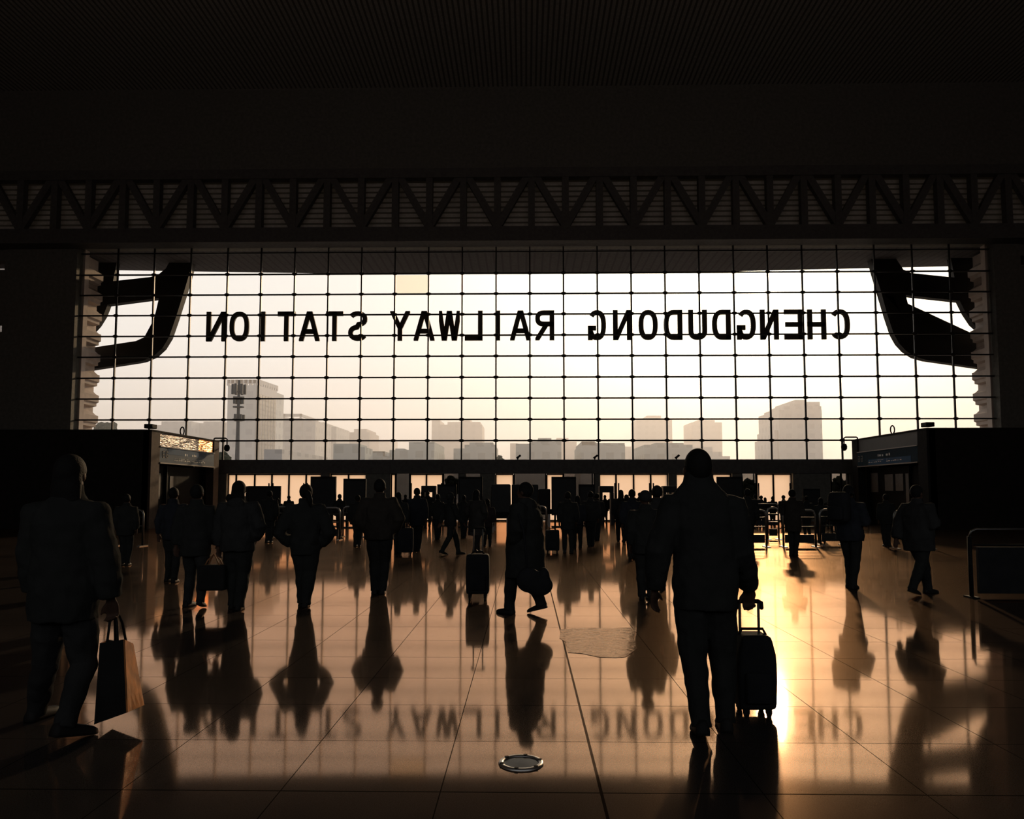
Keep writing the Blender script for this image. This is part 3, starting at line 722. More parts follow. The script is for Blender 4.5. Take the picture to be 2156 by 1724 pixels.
# ------------------------------------------------------------------ ticket booths left and right
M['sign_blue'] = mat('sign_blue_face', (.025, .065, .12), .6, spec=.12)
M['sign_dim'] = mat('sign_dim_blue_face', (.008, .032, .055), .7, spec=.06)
M['sign_band'] = mat('sign_band_blue', (.004, .075, .19), .6, spec=.1)
M['sign_text'] = mat('sign_white_text', (.75, .75, .72), .5)
M['booth_post_shaded'] = mat('booth_post_shaded', (.03, .028, .027), .8, spec=.05)  # right booth posts: shade of the sunless side put into the colour
M['booth_dark'] = mat('booth_interior', (.006, .006, .006), .8, spec=.1)
M['poster'] = mat('booth_window_film', (.10, .095, .09), .5, spec=.3)
def booth(side):
    lf = side < 0
    Y0, Y1 = (31.8, 38.9) if lf else (31.6, 38.8)
    xc = X(320, Y0, 903) if lf else X(1950, Y0, 900)          # the near corner
    ht = at(320, 904, Y0).z if lf else at(1950, 900.5, Y0).z
    xo = -HX+.05 if lf else HX-.05
    s = -1 if lf else 1                                       # away from the aisle
    tt = thing('ticket_booth', 'dark ticket booth on the %s with a %s sign over its doorway' % (('left', 'blue and grey') if lf else ('right', 'dim blue')),
               'booth', ((xc+xo)/2, (Y0+Y1)/2, 0), group='ticket booths beside the doors')
    def bx(bm, a, b_, y0, y1, z0, z1): box(bm, min(a, b_), max(a, b_), y0, y1, z0, z1)
    bm = bmn(); bx(bm, xc+s*.1, xo, Y0, Y0+.15, 0, ht-.06); bx(bm, xc+s*1.2, xo, Y1-.15, Y1, 0, ht-.06)
    bx(bm, xc+s*3.0, xc+s*3.1, Y0+.15, Y1-.15, 0, 3.0)
    obj('wall_panel', bm, M['booth'], tt)
    bm = bmn(); bx(bm, xc-s*.02, xo, Y0-.05, Y1+.02, ht-.06, ht); obj('roof', bm, M['booth'], tt)
    zs0, zs1 = 2.74, 3.38                                     # sign band
    for (a, b_) in ((Y0, Y0+.75), (Y1-.62, Y1)):
        bm = bmn(); bx(bm, xc, xc+s*.35, a, b_, 0, ht-.06); obj('corner_post', bm, M['booth_post'] if lf else M['booth_post_shaded'], tt)
    ya, yb = Y0+.75, Y1-.62
    yk = yb-(yb-ya)*.30 if lf else yb
    if lf: bm = bmn(); bx(bm, xc+s*.045, xc+s*.3, yk, yb, zs1+.03, ht-.06); obj('fascia_glare_sheet', bm, M['copper_glare'], tt, label='end sheet of the copper fascia with sun glare put into its colour')  # added end sheet, coloured as the glare on the fascia
    bm = bmn(); bx(bm, xc+s*.05, xc+s*.3, ya, yk, zs1+.03, ht-.06); obj('fascia', bm, M['copper'] if lf else M['dark_panel'], tt, label='copper coloured fascia catching the sun' if lf else None)  # right fascia takes a darker colour for its sunless side
    bm = bmn(); bx(bm, xc-s*.04, xc+s*.05, ya, yb, zs1, zs1+.04); bx(bm, xc-s*.04, xc+s*.05, ya, yb, zs0-.05, zs0); obj('sign_edge', bm, M['trim'], tt)
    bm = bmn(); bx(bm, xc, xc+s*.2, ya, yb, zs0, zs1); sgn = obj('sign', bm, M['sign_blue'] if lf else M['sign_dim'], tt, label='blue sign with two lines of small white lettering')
    if lf: u0, u1, za, zb = .13, .68, zs0+.36, zs1-.01
    else: u0, u1, za, zb = .10, .80, zs0+.01, zs0+.27
    bm = bmn(); bx(bm, xc-s*.006, xc+s*.002, ya+(yb-ya)*u0, ya+(yb-ya)*u1, za, zb); obj('sign_band', bm, M['sign_band'], sgn, label='deep blue band')
    # lettering on the sign (too small to read: rows of short strokes as the photo shows)
    rnd = random.Random(3 if lf else 5)
    bm = bmn()
    for (z, h, u0, u1) in ((zs0+.11, .055, .24, .78), (zs0+.03+.17, .025, .24, .78), (zs0+.36, .12, .42, .62)):
        u = u0
        while u < u1:
            w = rnd.uniform(.012, .03)
            if not .49 < u < .53: bx(bm, xc-s*.012, xc+s*.002, ya+(yb-ya)*u, ya+(yb-ya)*(u+w), z+rnd.uniform(0, .02), z+h*rnd.uniform(.6, 1))
            u += w+rnd.uniform(.006, .02)
    obj('sign_lettering', bm, M['sign_text'], sgn)
    bm = bmn(); z0 = zs0+.2
    for q in range(2):                                        # two digits on the end panel
        y = ya+.25+q*.32 if lf else yb-.6+q*.32
        for (dy0, dy1, dz0, dz1) in ((0, .2, .24, .28), (0, .2, .12, .16), (0, .2, 0, .04), (0, .04, 0, .28), (.16, .2, 0, .16)):
            bx(bm, xc-s*.012, xc+s*.002, y+dy0, y+dy1, z0+dz0, z0+dz1)
    obj('sign_numeral', bm, M['poster'], sgn)
    # doorway below the sign
    bm = bmn(); bx(bm, xc+s*.5, xc+s*.6, ya, yb, 0, zs0-.1); obj('door_leaf', bm, M['booth_dark'], tt)
    for (u0, u1, z0, z1) in (((.12, .2, 1.2, 2.3), (.36, .42, 1.6, 2.2)) if lf else ((.30, .36, .9, 2.3), (.40, .52, 1.55, 2.3), (.56, .7, 1.55, 2.3), (.82, .95, 1.5, 2.4))):
        bm = bmn(); bx(bm, xc+s*.47, xc+s*.5, ya+(yb-ya)*u0, ya+(yb-ya)*u1, z0, z1); obj('door_window', bm, M['poster'], tt)
    bm = bmn()
    for yy in (ya, ya+(yb-ya)*.28, yb-.06): bx(bm, xc+s*.4, xc+s*.52, yy, yy+.06, 0, zs0-.05)
    obj('door_frame', bm, M['black'], tt)
    # box camera on the near roof corner
    q = thing('box_camera', 'dark box camera on the near roof corner of the %s booth' % ('left' if lf else 'right'), 'camera', (xc-s*(.0), Y0-.1, ht), group='cameras on the booths')
    bm = bmn(); rbox(bm, -.17, .17, -.25, .2, .02, .2, .03); obj('housing', bm, M['black'], q, local=True)
    bm = bmn(); tube(bm, [(0, -.25, .1), (0, -.34, .1)], .07, 10); obj('lens', bm, M['rubber'], q, local=True)
    # loop-shaped lifting eye on the roof
    ym = Y0+(Y1-Y0)*.43
    q = tag(obj('lifting_eye', (lambda b_: (tube(b_, [(xc+s*.1+.09*cos(a), ym, ht+.17+.18*sin(a)) for a in [radians(-60+i*30) for i in range(11)]], .03, 6), b_)[1])(bmn()), M['black']),
            'small upright loop on the roof edge of the %s booth' % ('left' if lf else 'right'), 'fitting', 'roof loops on the booths')
    # dome camera on a bent arm at the far end
    q = thing('dome_camera', 'dome camera hanging from a bent arm at the far end of the %s booth' % ('left' if lf else 'right'), 'camera', (xc, Y1-.3, ht-.06), group='cameras on the booths')
    bm = bmn(); tube(bm, [(s*.15, 0, .06), (s*.15, 0, .14), (s*.1, 0, .17), (-s*.42, 0, .17), (-s*.5, 0, .12), (-s*.5, 0, -.18)], .035, 8); obj('arm', bm, M['black'], q, local=True)
    bm = bmn(); tube(bm, [(-s*.5, 0, -.16), (-s*.5, 0, -.3)], [.1, .15], 12); obj('housing', bm, M['black'], q, local=True)
    bm = bmn(); ell(bm, (-s*.5, 0, -.34), (.14, .14, .16)); obj('dome', bm, M['rubber'], q, local=True, smooth=True)
booth(-1); booth(1)

# ------------------------------------------------------------------ boards, arches, cabinets near the doors
def board(a, b_, y, Y, label, posts=True):
    xa, xb = at(a, y, Y).x, at(b_, y, Y).x; z = at(a, y, Y).z
    tt = thing('notice_board', label, 'board', ((xa+xb)/2, Y, 0), group='dark notice boards near the doors')
    bm = bmn(); box(bm, xa, xb, Y-.08, Y+.08, .5, z); obj('panel', bm, M['board'], tt)
    bm = bmn(); box(bm, xa+.05, xb-.05, Y-.09, Y-.08, .6, z-.1); obj('face', bm, M['dark_panel'], tt)
    for x in (xa+.15, xb-.15):
        bm = bmn(); box(bm, x-.04, x+.04, Y-.05, Y+.05, .04, .5); obj('leg', bm, M['black'], tt)
    bm = bmn(); box(bm, xa, xb, Y-.3, Y+.3, 0, .04); obj('base', bm, M['black'], tt)
board(655, 708, 1003, 34, 'tall dark notice board right of the person with the ponytail')
board(724, 771, 1007.5, 33, 'wide dark notice board just left of the standing person with thin legs')
board(586-62, 591, 1023, 35.5, 'low dark notice board behind the person in the bulky coat')
board(966, 1016, 1003.5, 34, 'tall dark notice board in the middle, left of the central pillar')
board(921, 961, 1019.5, 35, 'lower dark notice board beside the walk-through arch at the left middle')
board(1161, 1212.5, 1003.5, 34, 'tall dark notice board right of the man with the trailing suitcase')
board(1218, 1252, 1019.5, 35, 'lower dark notice board left of the four lit door panels')
board(1509, 1563, 1003.5, 34, 'tall dark notice board behind the shoulder of the large walking man')
board(1690, 1725, 1029, 35, 'low dark notice board in front of the grey wall on the right')
def arch(a, b_, y, Y, label):
    xa, xb = at(a, y, Y).x, at(b_, y, Y).x; z = at(a, y, Y).z
    tt = thing('security_arch', label, 'security arch', ((xa+xb)/2, Y, 0), group='walk-through security arches')
    h = .3
    bm = bmn(); rbox(bm, xa, xb, Y-.3, Y+.3, z-h, z, .03); obj('header', bm, M['dark_panel'], tt)
    for x in (xa, xb-.14):
        bm = bmn(); box(bm, x, x+.14, Y-.3, Y+.3, 0, z-h); obj('side_panel', bm, M['dark_panel'], tt)
arch(888.5, 918, 1022.5, 36.5, 'walk-through arch in front of the left middle glass doors')
arch(1261, 1291, 1023, 36.5, 'walk-through arch in front of the four lit door panels')
arch(1394, 1423, 1023, 36.5, 'walk-through arch partly behind the shoulder of the large man')
arch(522, 538, 1023.5, 36.5, 'walk-through arch beside the head of the person in the bulky coat')
def cabinet(a, b_, y, Y, label, hood=False):
    xa, xb = at(a, y, Y).x, at(b_, y, Y).x; z = at(a, y, Y).z
    tt = thing('scanner_cabinet', label, 'scanner', ((xa+xb)/2, Y, 0), group='baggage scanners near the doors')
    bm = bmn(); rbox(bm, xa, xb, Y-.6, Y+.6, .5, z, .04); obj('housing', bm, M['dark_panel'], tt)
    bm = bmn(); box(bm, xa-.05, xb+.05, Y-1.3, Y-.6, .55, .75); obj('belt', bm, M['rubber'], tt)
    for x in (xa+.08, xb-.08):
        for y_ in (Y-1.2, Y+.5):
            bm = bmn(); box(bm, x-.05, x+.05, y_-.05, y_+.05, 0, .56); obj('leg', bm, M['steel'], tt)
cabinet(1035, 1075, 1019.5, 30.4, 'dark baggage scanner behind the man with the trailing suitcase')
cabinet(1078, 1133, 1020, 32.8, 'wide dark baggage scanner left of the tall board in the middle')
cabinet(1133, 1158, 1029.5, 35.4, 'lower baggage scanner just left of the tall board in the middle')

# queue barriers: steel frame with a dark board near the floor
def barrier(a, b_, yf, label, tall=1.0, plank=True, grp='steel queue barriers'):
    g0 = gnd(a, yf); g1 = gnd(b_, yf); Y = (g0.y+g1.y)/2
    xa, xb = at(a, yf, Y).x, at(b_, yf, Y).x
    tt = thing('queue_barrier', label, 'barrier', ((xa+xb)/2, Y, 0), group=grp)
    bm = bmn(); r = .12
    tube(bm, [(xa, Y, .02), (xa, Y, tall-r), (xa+r*.3, Y, tall-r*.3), (xa+r, Y, tall), (xb-r, Y, tall), (xb-r*.3, Y, tall-r*.3), (xb, Y, tall-r), (xb, Y, .02)], .03, 8); obj('frame', bm, M['steel'], tt, smooth=True)
    for z in (tall*.55, tall*.8):
        bm = bmn(); tube(bm, [(xa, Y, z), (xb, Y, z)], .018, 6); obj('rail', bm, M['steel'], tt)
    if plank:
        bm = bmn(); box(bm, xa+.04, xb-.04, Y-.015, Y+.015, .12, .34); obj('board', bm, M['dark_panel'], tt)
    for x in (xa, xb):
        bm = bmn(); box(bm, x-.04, x+.04, Y-.25, Y+.25, 0, .025); obj('foot', bm, M['steel'], tt)
barrier(1560, 1614, 1152, 'steel queue barrier right of the large man, nearest of its row')
barrier(1650, 1718, 1152, 'steel queue barrier behind the legs of the person on the bright floor')
barrier(1728, 1775, 1148, 'steel queue barrier behind the man with the backpack')
barrier(1617, 1640, 1136, 'short steel queue barrier in the gap between two longer ones')
barrier(1582, 1640, 1112, 'steel queue barrier further back, right of the large man')
barrier(574, 622, 1132, 'steel queue barrier left of the person with the ponytail')
barrier(664, 715, 1137, 'steel queue barrier right of the person with the ponytail')
barrier(722, 768, 1130, 'steel queue barrier left of the standing person with thin legs', plank=False)
barrier(1108, 1150, 1128, 'steel queue barrier behind the man with the trailing suitcase', plank=False)
barrier(1400, 1450, 1130, 'steel queue barrier behind the large man', plank=False)
barrier(1885, 1960, 1155, 'steel queue barrier in front of the right booth', plank=False)
barrier(240, 300, 1150, 'steel queue barrier in front of the left booth', plank=False)

# barrier stand at the right edge
g0 = gnd(2052, 1258)
tt = thing('rail_stand', 'chrome railed stand with a dark panel at the right edge of the picture', 'barrier', (g0.x+1.0, g0.y, 0))
Yq = g0.y; xa = at(2046, 1258, Yq).x; zt_ = at(2046, 1114, Yq).z; xb = xa+2.6
bm = bmn(); tube(bm, [(xa, Yq, zt_-.1), (xa+.03, Yq, zt_-.03), (xa+.1, Yq, zt_), (xb, Yq, zt_)], .015, 8); obj('top_rail', bm, M['steel'], tt, smooth=True)
bm = bmn(); tube(bm, [(xa+.05, Yq, zt_-.22), (xb, Yq, zt_-.22)], .012, 8); obj('lower_rail', bm, M['black'], tt, smooth=True)
for x in (xa, xb):
    bm = bmn(); tube(bm, [(x, Yq, .02), (x, Yq, zt_-.1)], .03, 8); obj('post', bm, M['black'], tt, smooth=True)
    bm = bmn(); box(bm, x-.05, x+.05, Yq-.12, Yq+.12, 0, .02); obj('foot', bm, M['black'], tt)
bm = bmn(); box(bm, xa+.10, xb-.04, Yq-.03, Yq+.03, .06, zt_-.25); obj('panel', bm, M['board'], tt)

# ------------------------------------------------------------------ floor light and worn floor sticker
p = gnd(1097, 1607)
r_o = (gnd(1145, 1607)-gnd(1049, 1607)).length/2
tt = thing('floor_light', 'round recessed floor light with a bright metal ring in the foreground', 'light', (p.x, p.y, 0))
bm = bmn(); n = 48
def ringsec(bm, prof, n=48):
    rs = [[bm.verts.new((r*cos(2*pi*i/n), r*sin(2*pi*i/n), z)) for i in range(n)] for r, z in prof]
    for a, b_ in zip(rs, rs[1:]):
        for i in range(n): bm.faces.new((a[i], a[(i+1) % n], b_[(i+1) % n], b_[i]))
    return rs
rs = ringsec(bm, [(r_o, 0), (r_o*.99, .006), (r_o*.93, .012), (r_o*.80, .011), (r_o*.76, .004), (r_o*.76, 0)])
obj('metal_ring', bm, M['ring'], tt, local=True, smooth=True)
bm = bmn(); rs = ringsec(bm, [(r_o*.765, .0), (r_o*.765, .005), (.02, .007)]); bm.faces.new(rs[-1]); obj('lens', bm, mat('dark_lens_glass', (.03, .027, .025), .35, spec=.4), tt, local=True)
for k in range(6):
    a = 2*pi*k/6+.3; bm = bmn(); tube(bm, [(r_o*.87*cos(a), r_o*.87*sin(a), .008), (r_o*.87*cos(a), r_o*.87*sin(a), .014)], .012, 8); obj('screw', bm, M['black'], tt, local=True)

pp = [(1180, 1325), (1230, 1322), (1290, 1323), (1330, 1321), (1338, 1330), (1335, 1346), (1341, 1366), (1318, 1383), (1296, 1385), (1258, 1383), (1225, 1376), (1196, 1374), (1192, 1352), (1178, 1344)]
bm = bmn(); prism(bm, [gnd(a, b_)+Vector((0, 0, .003)) for a, b_ in pp], None, Vector((0, 0, -.0025)))
st = bpy.data.materials.new('worn_sticker'); st.use_nodes = True; t = st.node_tree; t.nodes.clear()
g = N(t, 'ShaderNodeTexCoord'); n = N(t, 'ShaderNodeTexNoise'); n.inputs['Scale'].default_value = 11; n.inputs['Detail'].default_value = 6; t.links.new(g.outputs['Object'], n.inputs['Vector'])
r = N(t, 'ShaderNodeValToRGB'); t.links.new(n.outputs[0], r.inputs[0]); r.color_ramp.elements[0].position = .4; r.color_ramp.elements[1].position = .6
r.color_ramp.elements[0].color = (.06, .045, .035, 1); r.color_ramp.elements[1].color = (.22, .16, .12, 1)
d_ = N(t, 'ShaderNodeBsdfDiffuse'); t.links.new(r.outputs[0], d_.inputs[0])
bp = N(t, 'ShaderNodeBump'); bp.inputs['Strength'].default_value = .5; bp.inputs['Distance'].default_value = .012; t.links.new(n.outputs[0], bp.inputs['Height'])
gl = N(t, 'ShaderNodeBsdfGlossy'); gl.inputs[0].default_value = (.80, .52, .35, 1); gl.inputs['Roughness'].default_value = .16; t.links.new(bp.outputs[0], gl.inputs['Normal'])
f_ = N(t, 'ShaderNodeFresnel'); f_.inputs[0].default_value = 1.6; ms = N(t, 'ShaderNodeMixShader'); t.links.new(f_.outputs[0], ms.inputs[0]); t.links.new(d_.outputs[0], ms.inputs[1]); t.links.new(gl.outputs[0], ms.inputs[2])
oo = N(t, 'ShaderNodeOutputMaterial'); t.links.new(ms.outputs[0], oo.inputs[0])
tag(obj('floor_sticker', bm, st), 'scuffed mottled patch stuck on the polished floor right of the thick joint', 'sticker')
bm = bmn(); g_ = gnd(1078, 1384)
# ------------------------------------------------------------------ people
def base_joints(H, stride=0., arms=('hang', 'hang'), lean=0., spread=.055):
    """joints in a frame where the person faces +y; L is -x. stride > 0: left foot forward"""
    J = {}
    J['pel'] = Vector((0, 0, .53)); J['waist'] = Vector((0, lean*.3, .62)); J['chest'] = Vector((0, lean*.7, .73)); J['neck'] = Vector((0, lean, .825)); J['head'] = Vector((0, lean*1.25+.004, .925))
    for s, k in ((-1, 'L'), (1, 'R')):
        f = stride*.5*(1 if k == 'L' else -1)
        J['hip'+k] = Vector((s*.05, 0, .51)); an = Vector((s*spread, f, .042))
        if f < -.06: an.z += .034; 
        kn = Vector((s*(.05+spread)/2, f*.42+(.035 if f < 0 else .045), .285))
        J['knee'+k] = kn; J['ank'+k] = an
        J['sh'+k] = Vector((s*.108, lean*.85, .795))
        m = arms[0] if k == 'L' else arms[1]; sw = -f
        if m == 'hang': e, w = Vector((s*.142, lean*.8+sw*.35-.01, .635)), Vector((s*.142, lean*.8+sw*.8+.025, .50))
        elif m == 'pocket': e, w = Vector((s*.175, lean*.6-.03, .645)), Vector((s*.125, lean*.6+.05, .545))
        elif m == 'deep': e, w = Vector((s*.21, lean*.6-.03, .60)), Vector((s*.125, lean*.6+.05, .50))
        elif m == 'front': e, w = Vector((s*.15, lean*.8+.005, .64)), Vector((s*.085, lean+.13, .665))
        elif m == 'phone': e, w = Vector((s*.15, lean*.8+.04, .66)), Vector((s*.09, lean+.13, .76))
        elif m == 'pull': e, w = Vector((s*.15, lean*.7-.06, .65)), Vector((s*.18, lean*.7-.13, .53))
        elif m == 'carry': e, w = Vector((s*.145, lean*.8, .63)), Vector((s*.15, lean*.8+.01, .485))
        J['el'+k] = e; J['wr'+k] = w
    return {k: v*H for k, v in J.items()}

CREASE = bpy.data.textures.new('cloth_creases', 'CLOUDS'); CREASE.noise_scale = .11; CREASE.noise_depth = 1
def creases(o, k):
    d = o.modifiers.new('creases', 'DISPLACE'); d.texture = CREASE; d.texture_coords = 'GLOBAL'; d.strength = k; d.mid_level = .5
def hand(bm, wr, d, side, H, curl=.35, grip=False):
    """palm with four bent fingers and a thumb leaving the side of the palm"""
    d = d.normalized(); fw = Vector((0, 1, 0)) if not grip else Vector((0, 1, 0))
    inn = Vector((-side, -.9, 0)) if not grip else Vector((0, -1, 0)); inn = (inn - d*inn.dot(d)).normalized(); fw = d.cross(inn)
    if fw.dot(Vector((-side*.3 if not grip else -side, 1 if not grip else 0, 0))) < 0: fw = -fw
    S = H/1.75*(1.12 if grip else 1.05)
    pl = .088*S; c = wr + d*pl*.5
    R = Matrix((fw, inn, d)).transposed()
    ell(bm, c, (.042*S, .017*S, .056*S), R)
    tube(bm, [wr-d*.03*S, wr+d*.03*S], [.026*S, .024*S], 8)
    for i, L in enumerate((.070, .080, .074, .058)):
        off = fw*(.030-.020*i)*S; p0 = wr+d*pl*.9+off
        ang = curl*(1.5 if grip else 1)+.06*i; pts = [p0]; dd = d.copy()
        for k, q in enumerate((.45, .3, .25)):
            a = ang*(.5 if k == 0 else 1.0)*(1.6 if grip else 1)
            dd = (Matrix.Rotation(0, 3, 'X') @ dd); dd = (dd*cos(a)+inn*sin(a)).normalized() if k == 0 else (dd*cos(a)+(inn*dd.dot(d) - d*dd.dot(inn)).normalized()*sin(a)).normalized()
            pts.append(pts[-1]+dd*L*q*S)
        tube(bm, pts, [.0095*S, .009*S, .0085*S, .0075*S], 8, True)
    t0 = wr+d*.03*S+fw*.026*S
    tube(bm, [t0, t0+(fw*.7+d*.7)*.032*S+inn*.008*S, t0+(fw*.62+d*1.05)*.05*S+inn*.022*S], [.012*S, .0105*S, .0085*S], 8, True)

def person(label, loc, H=1.68, rz=0., vox=.018, stride=0., arms=('hang', 'hang'), lean=0., spread=.055, coat='black', legs='black', hem=.46, bulk=0., flare=0., hair='short', hood=False,
           J=None, scarf=False, group=None, toes=None, hands=True, legw=1., hairk=1., grip=(False, False)):
    tt = thing('person', label, 'person', loc, rz, group)
    j = base_joints(H, stride, arms, lean, spread)
    if J: j.update(J)
    V = Vector
    hc = j['head']
    # body: one continuous surface
    bm = bmn()
    ell(bm, hc+V((0, -.004, .012))*H, V((.0445, .056, .058))*H); ell(bm, hc+V((0, .014, -.034))*H, V((.033, .040, .036))*H)
    ell(bm, hc+V((0, .058, -.010))*H, V((.009, .014, .017))*H, u=8, v=6)
    for s in (-1, 1):
        ell(bm, hc+V((s*.046, -.002, -.006))*H, V((.009, .015, .020))*H, u=8, v=6)
        ell(bm, hc+V((s*.017, .050, .004))*H, V((.007, .006, .005))*H, u=8, v=6)
    ell(bm, hc+V((0, .051, -.034))*H, V((.014, .007, .006))*H, u=8, v=6)
    tube(bm, [j['neck']-V((0, 0, .03))*H, hc-V((0, .006, .03))*H], [.036*H, .032*H], 12)
    p, w, c, n = j['pel'], j['waist'], j['chest'], j['neck']
    stack(bm, [(p.x, p.y, p.z-.045*H, .075*H, .055*H), (p.x, p.y, p.z, .09*H, .062*H), (w.x, w.y, w.z, .076*H, .055*H), (c.x, c.y, c.z, .092*H, .062*H), (n.x, n.y, n.z-.03*H, .085*H, .05*H), (n.x, n.y, n.z, .036*H, .034*H)], 18)
    for k, s in (('L', -1), ('R', 1)):
        tube(bm, [j['sh'+k], j['el'+k], j['wr'+k]], [.034*H, .026*H, .017*H], 10, True)
        tube(bm, [j['hip'+k], j['knee'+k], j['ank'+k]], [.056*H, .036*H, .022*H], 12, True)
        if hands: hand(bm, j['wr'+k], j['wr'+k]-j['el'+k] if not grip[0 if k == 'L' else 1] else V((0, .35, -1)), s, H, grip=grip[0 if k == 'L' else 1])
        else: ell(bm, j['wr'+k]+(j['wr'+k]-j['el'+k]).normalized()*.04*H, V((.02, .02, .045))*H)
    obj('body', bm, M['skin'], tt, local=True, remesh=min(vox, .011 if vox < .014 else vox), sm=1)
    # trousers
    bm = bmn()
    stack(bm, [(p.x, p.y, p.z-.07*H, .085*H, .065*H), (p.x, p.y, p.z, .098*H, .07*H), (w.x, w.y, w.z-.02*H, .085*H, .06*H)], 18)
    for k in 'LR':
        h_, kn, an = j['hip'+k], j['knee'+k], j['ank'+k]
        d1 = (an-kn)
        tube(bm, [h_, h_.lerp(kn, .5), kn, kn.lerp(an, .45), kn.lerp(an, .8), an+V((0, -.004, -.018))*H], [r_*H*legw for r_ in (.064, .058, .047, .043, .036, .036)], 12)
    creases(obj('trousers', bm, FAB[legs], tt, local=True, remesh=vox, sm=2), .026)
    # coat with sleeves and collar
    bm = bmn()
    zs_ = [(p.x, p.y, hem*H, (.098+bulk+flare)*H, (.072+bulk+flare)*H)]
    if hem < .50: zs_.append((p.x, p.y, .53*H, (.103+bulk+flare*.6)*H, (.076+bulk+flare*.5)*H))
    zs_ += [(w.x, w.y, w.z, (.095+bulk+flare*.2)*H, (.07+bulk)*H), (c.x, c.y, c.z, (.104+bulk)*H, (.074+bulk)*H),
            (n.x, n.y-.004*H, n.z-.045*H, (.100+bulk*.6)*H, (.068+bulk*.6)*H), (n.x, n.y-.004*H, n.z-.01*H, (.070+bulk*.5)*H, (.056+bulk*.3)*H), (n.x, n.y, n.z+.018*H, .054*H, .050*H), (n.x, n.y, n.z+.055*H, .050*H, .048*H)]
    zs_[0] = tuple(zs_[0]); stack(bm, zs_, 22, 2.2)
    for k in 'LR':
        sh, el, wr = j['sh'+k], j['el'+k], j['wr'+k]
        b5 = bulk*.45
        tube(bm, [sh.lerp(c, .25), sh, sh.lerp(el, .5), el, el.lerp(wr, .5), el.lerp(wr, .93)], [(.050+b5)*H, (.048+b5)*H, (.045+b5)*H, (.042+b5)*H, (.038+b5)*H, (.032+b5*.7)*H], 12, False)
    if hood: ell(bm, n+V((0, -.05, -.005))*H, V((.07, .045, .05))*H)
    creases(obj('coat' if hem < .42 else 'jacket', bm, FAB[coat], tt, local=True, remesh=vox, sm=2), .03)
    # shoes
    for k, s in (('L', -1), ('R', 1)):
        an = j['ank'+k]; ta = (toes or {}).get(k, s*-.12)
        d = V((sin(ta), cos(ta), 0)); lift = an.z-.042*H
        pitch = -min(.7, max(0, lift)/(.13*H)) if lift > 0 else 0
        b2 = bmn()
        L = .16*H
        secs = [(-.28, .030, .040), (-.2, .034, .052), (0, .034, .050), (.2, .036, .040), (.45, .040, .032), (.62, .034, .026), (.72, .018, .018)]
        rings = []
        for q, wd, ht in secs:
            y = q*L; rings.append([b2.verts.new((a*wd*.70*H, y, z*ht*H)) for a, z in ((-1, 0), (-1.05, .25), (-.9, .6), (-.5, .95), (0, 1), (.5, .95), (.9, .6), (1.05, .25), (1, 0))])
        skin_rings(b2, rings)
        mt = Matrix.Translation((an.x, an.y, max(0, lift))) @ Matrix.Rotation(-ta, 4, 'Z') @ Matrix.Translation((0, 0, .002)) @ Matrix.Rotation(pitch, 4, 'X')
        b3 = bmn(); join(b3, b2, mt)
        mz = min(v.co.z for v in b3.verts)
        if mz < .002: bmesh.ops.translate(b3, verts=b3.verts[:], vec=(0, 0, .002-mz))
        o = obj('shoe', b3, M['shoe'], tt, local=True, smooth=True)
    # hair / headwear
    bm = bmn()
    if hair in ('short', 'pony', 'bun', 'long', 'bob'):
        ell(bm, hc+V((0, -.009, .015))*H, V((.053*hairk, .0625*hairk, .0635))*H, u=20, v=14)
        bmesh.ops.bisect_plane(bm, geom=bm.verts[:]+bm.edges[:]+bm.faces[:], plane_co=hc+V((0, .036, .022))*H, plane_no=(0, 1, -.62), clear_outer=True)
        es = [e for e in bm.edges if e.is_boundary]
        if es: bmesh.ops.edgeloop_fill(bm, edges=es)
        if hair == 'pony': tube(bm, [hc+V((0.01, -.055, .02))*H, hc+V((.035, -.085, .0))*H, hc+V((.055, -.085, -.06))*H, hc+V((.06, -.07, -.11))*H], [.02*H, .028*H, .024*H, .01*H], 10, True)
        if hair == 'bun': ell(bm, hc+V((0, -.045, .065))*H, V((.03, .03, .028))*H)
        if hair in ('long', 'bob'):
            b_ = -.16 if hair == 'long' else -.085
            stack(bm, [(hc.x, hc.y-.03*H, hc.z+b_*H, .052*H, .02*H), (hc.x, hc.y-.03*H, hc.z-.05*H, .056*H, .032*H), (hc.x, hc.y-.018*H, hc.z+.02*H, .050*H, .045*H)], 16)
        obj('hair', bm, M['hair'], tt, local=True, remesh=.008 if vox < .014 else .012, sm=1)
    elif hair == 'hat':
        ell(bm, hc+V((0, -.006, .022))*H, V((.060, .067, .064))*H, u=20, v=14)
        bmesh.ops.bisect_plane(bm, geom=bm.verts[:]+bm.edges[:]+bm.faces[:], plane_co=hc+V((0, 0, .0))*H, plane_no=(0, .35, -1), clear_outer=True)
        es = [e for e in bm.edges if e.is_boundary]
        if es: bmesh.ops.edgeloop_fill(bm, edges=es)
        obj('knitted_hat', bm, FAB['grey'], tt, local=True, smooth=True)
    elif hair == 'hood':
        ell(bm, hc+V((0, -.012, .005))*H, V((.062, .068, .075))*H, u=20, v=14)
        bmesh.ops.bisect_plane(bm, geom=bm.verts[:]+bm.edges[:]+bm.faces[:], plane_co=hc+V((0, .035, 0))*H, plane_no=(0, 1, 0), clear_outer=True)
        obj('hood', bm, FAB[coat], tt, local=True, smooth=True)
    return tt, j

def heading(px):            # small helper: metres per pixel at a distance
    return px/FOC

def at_feet(px, py):
    g = gnd(px, py); return Vector((g.x, g.y, 0))

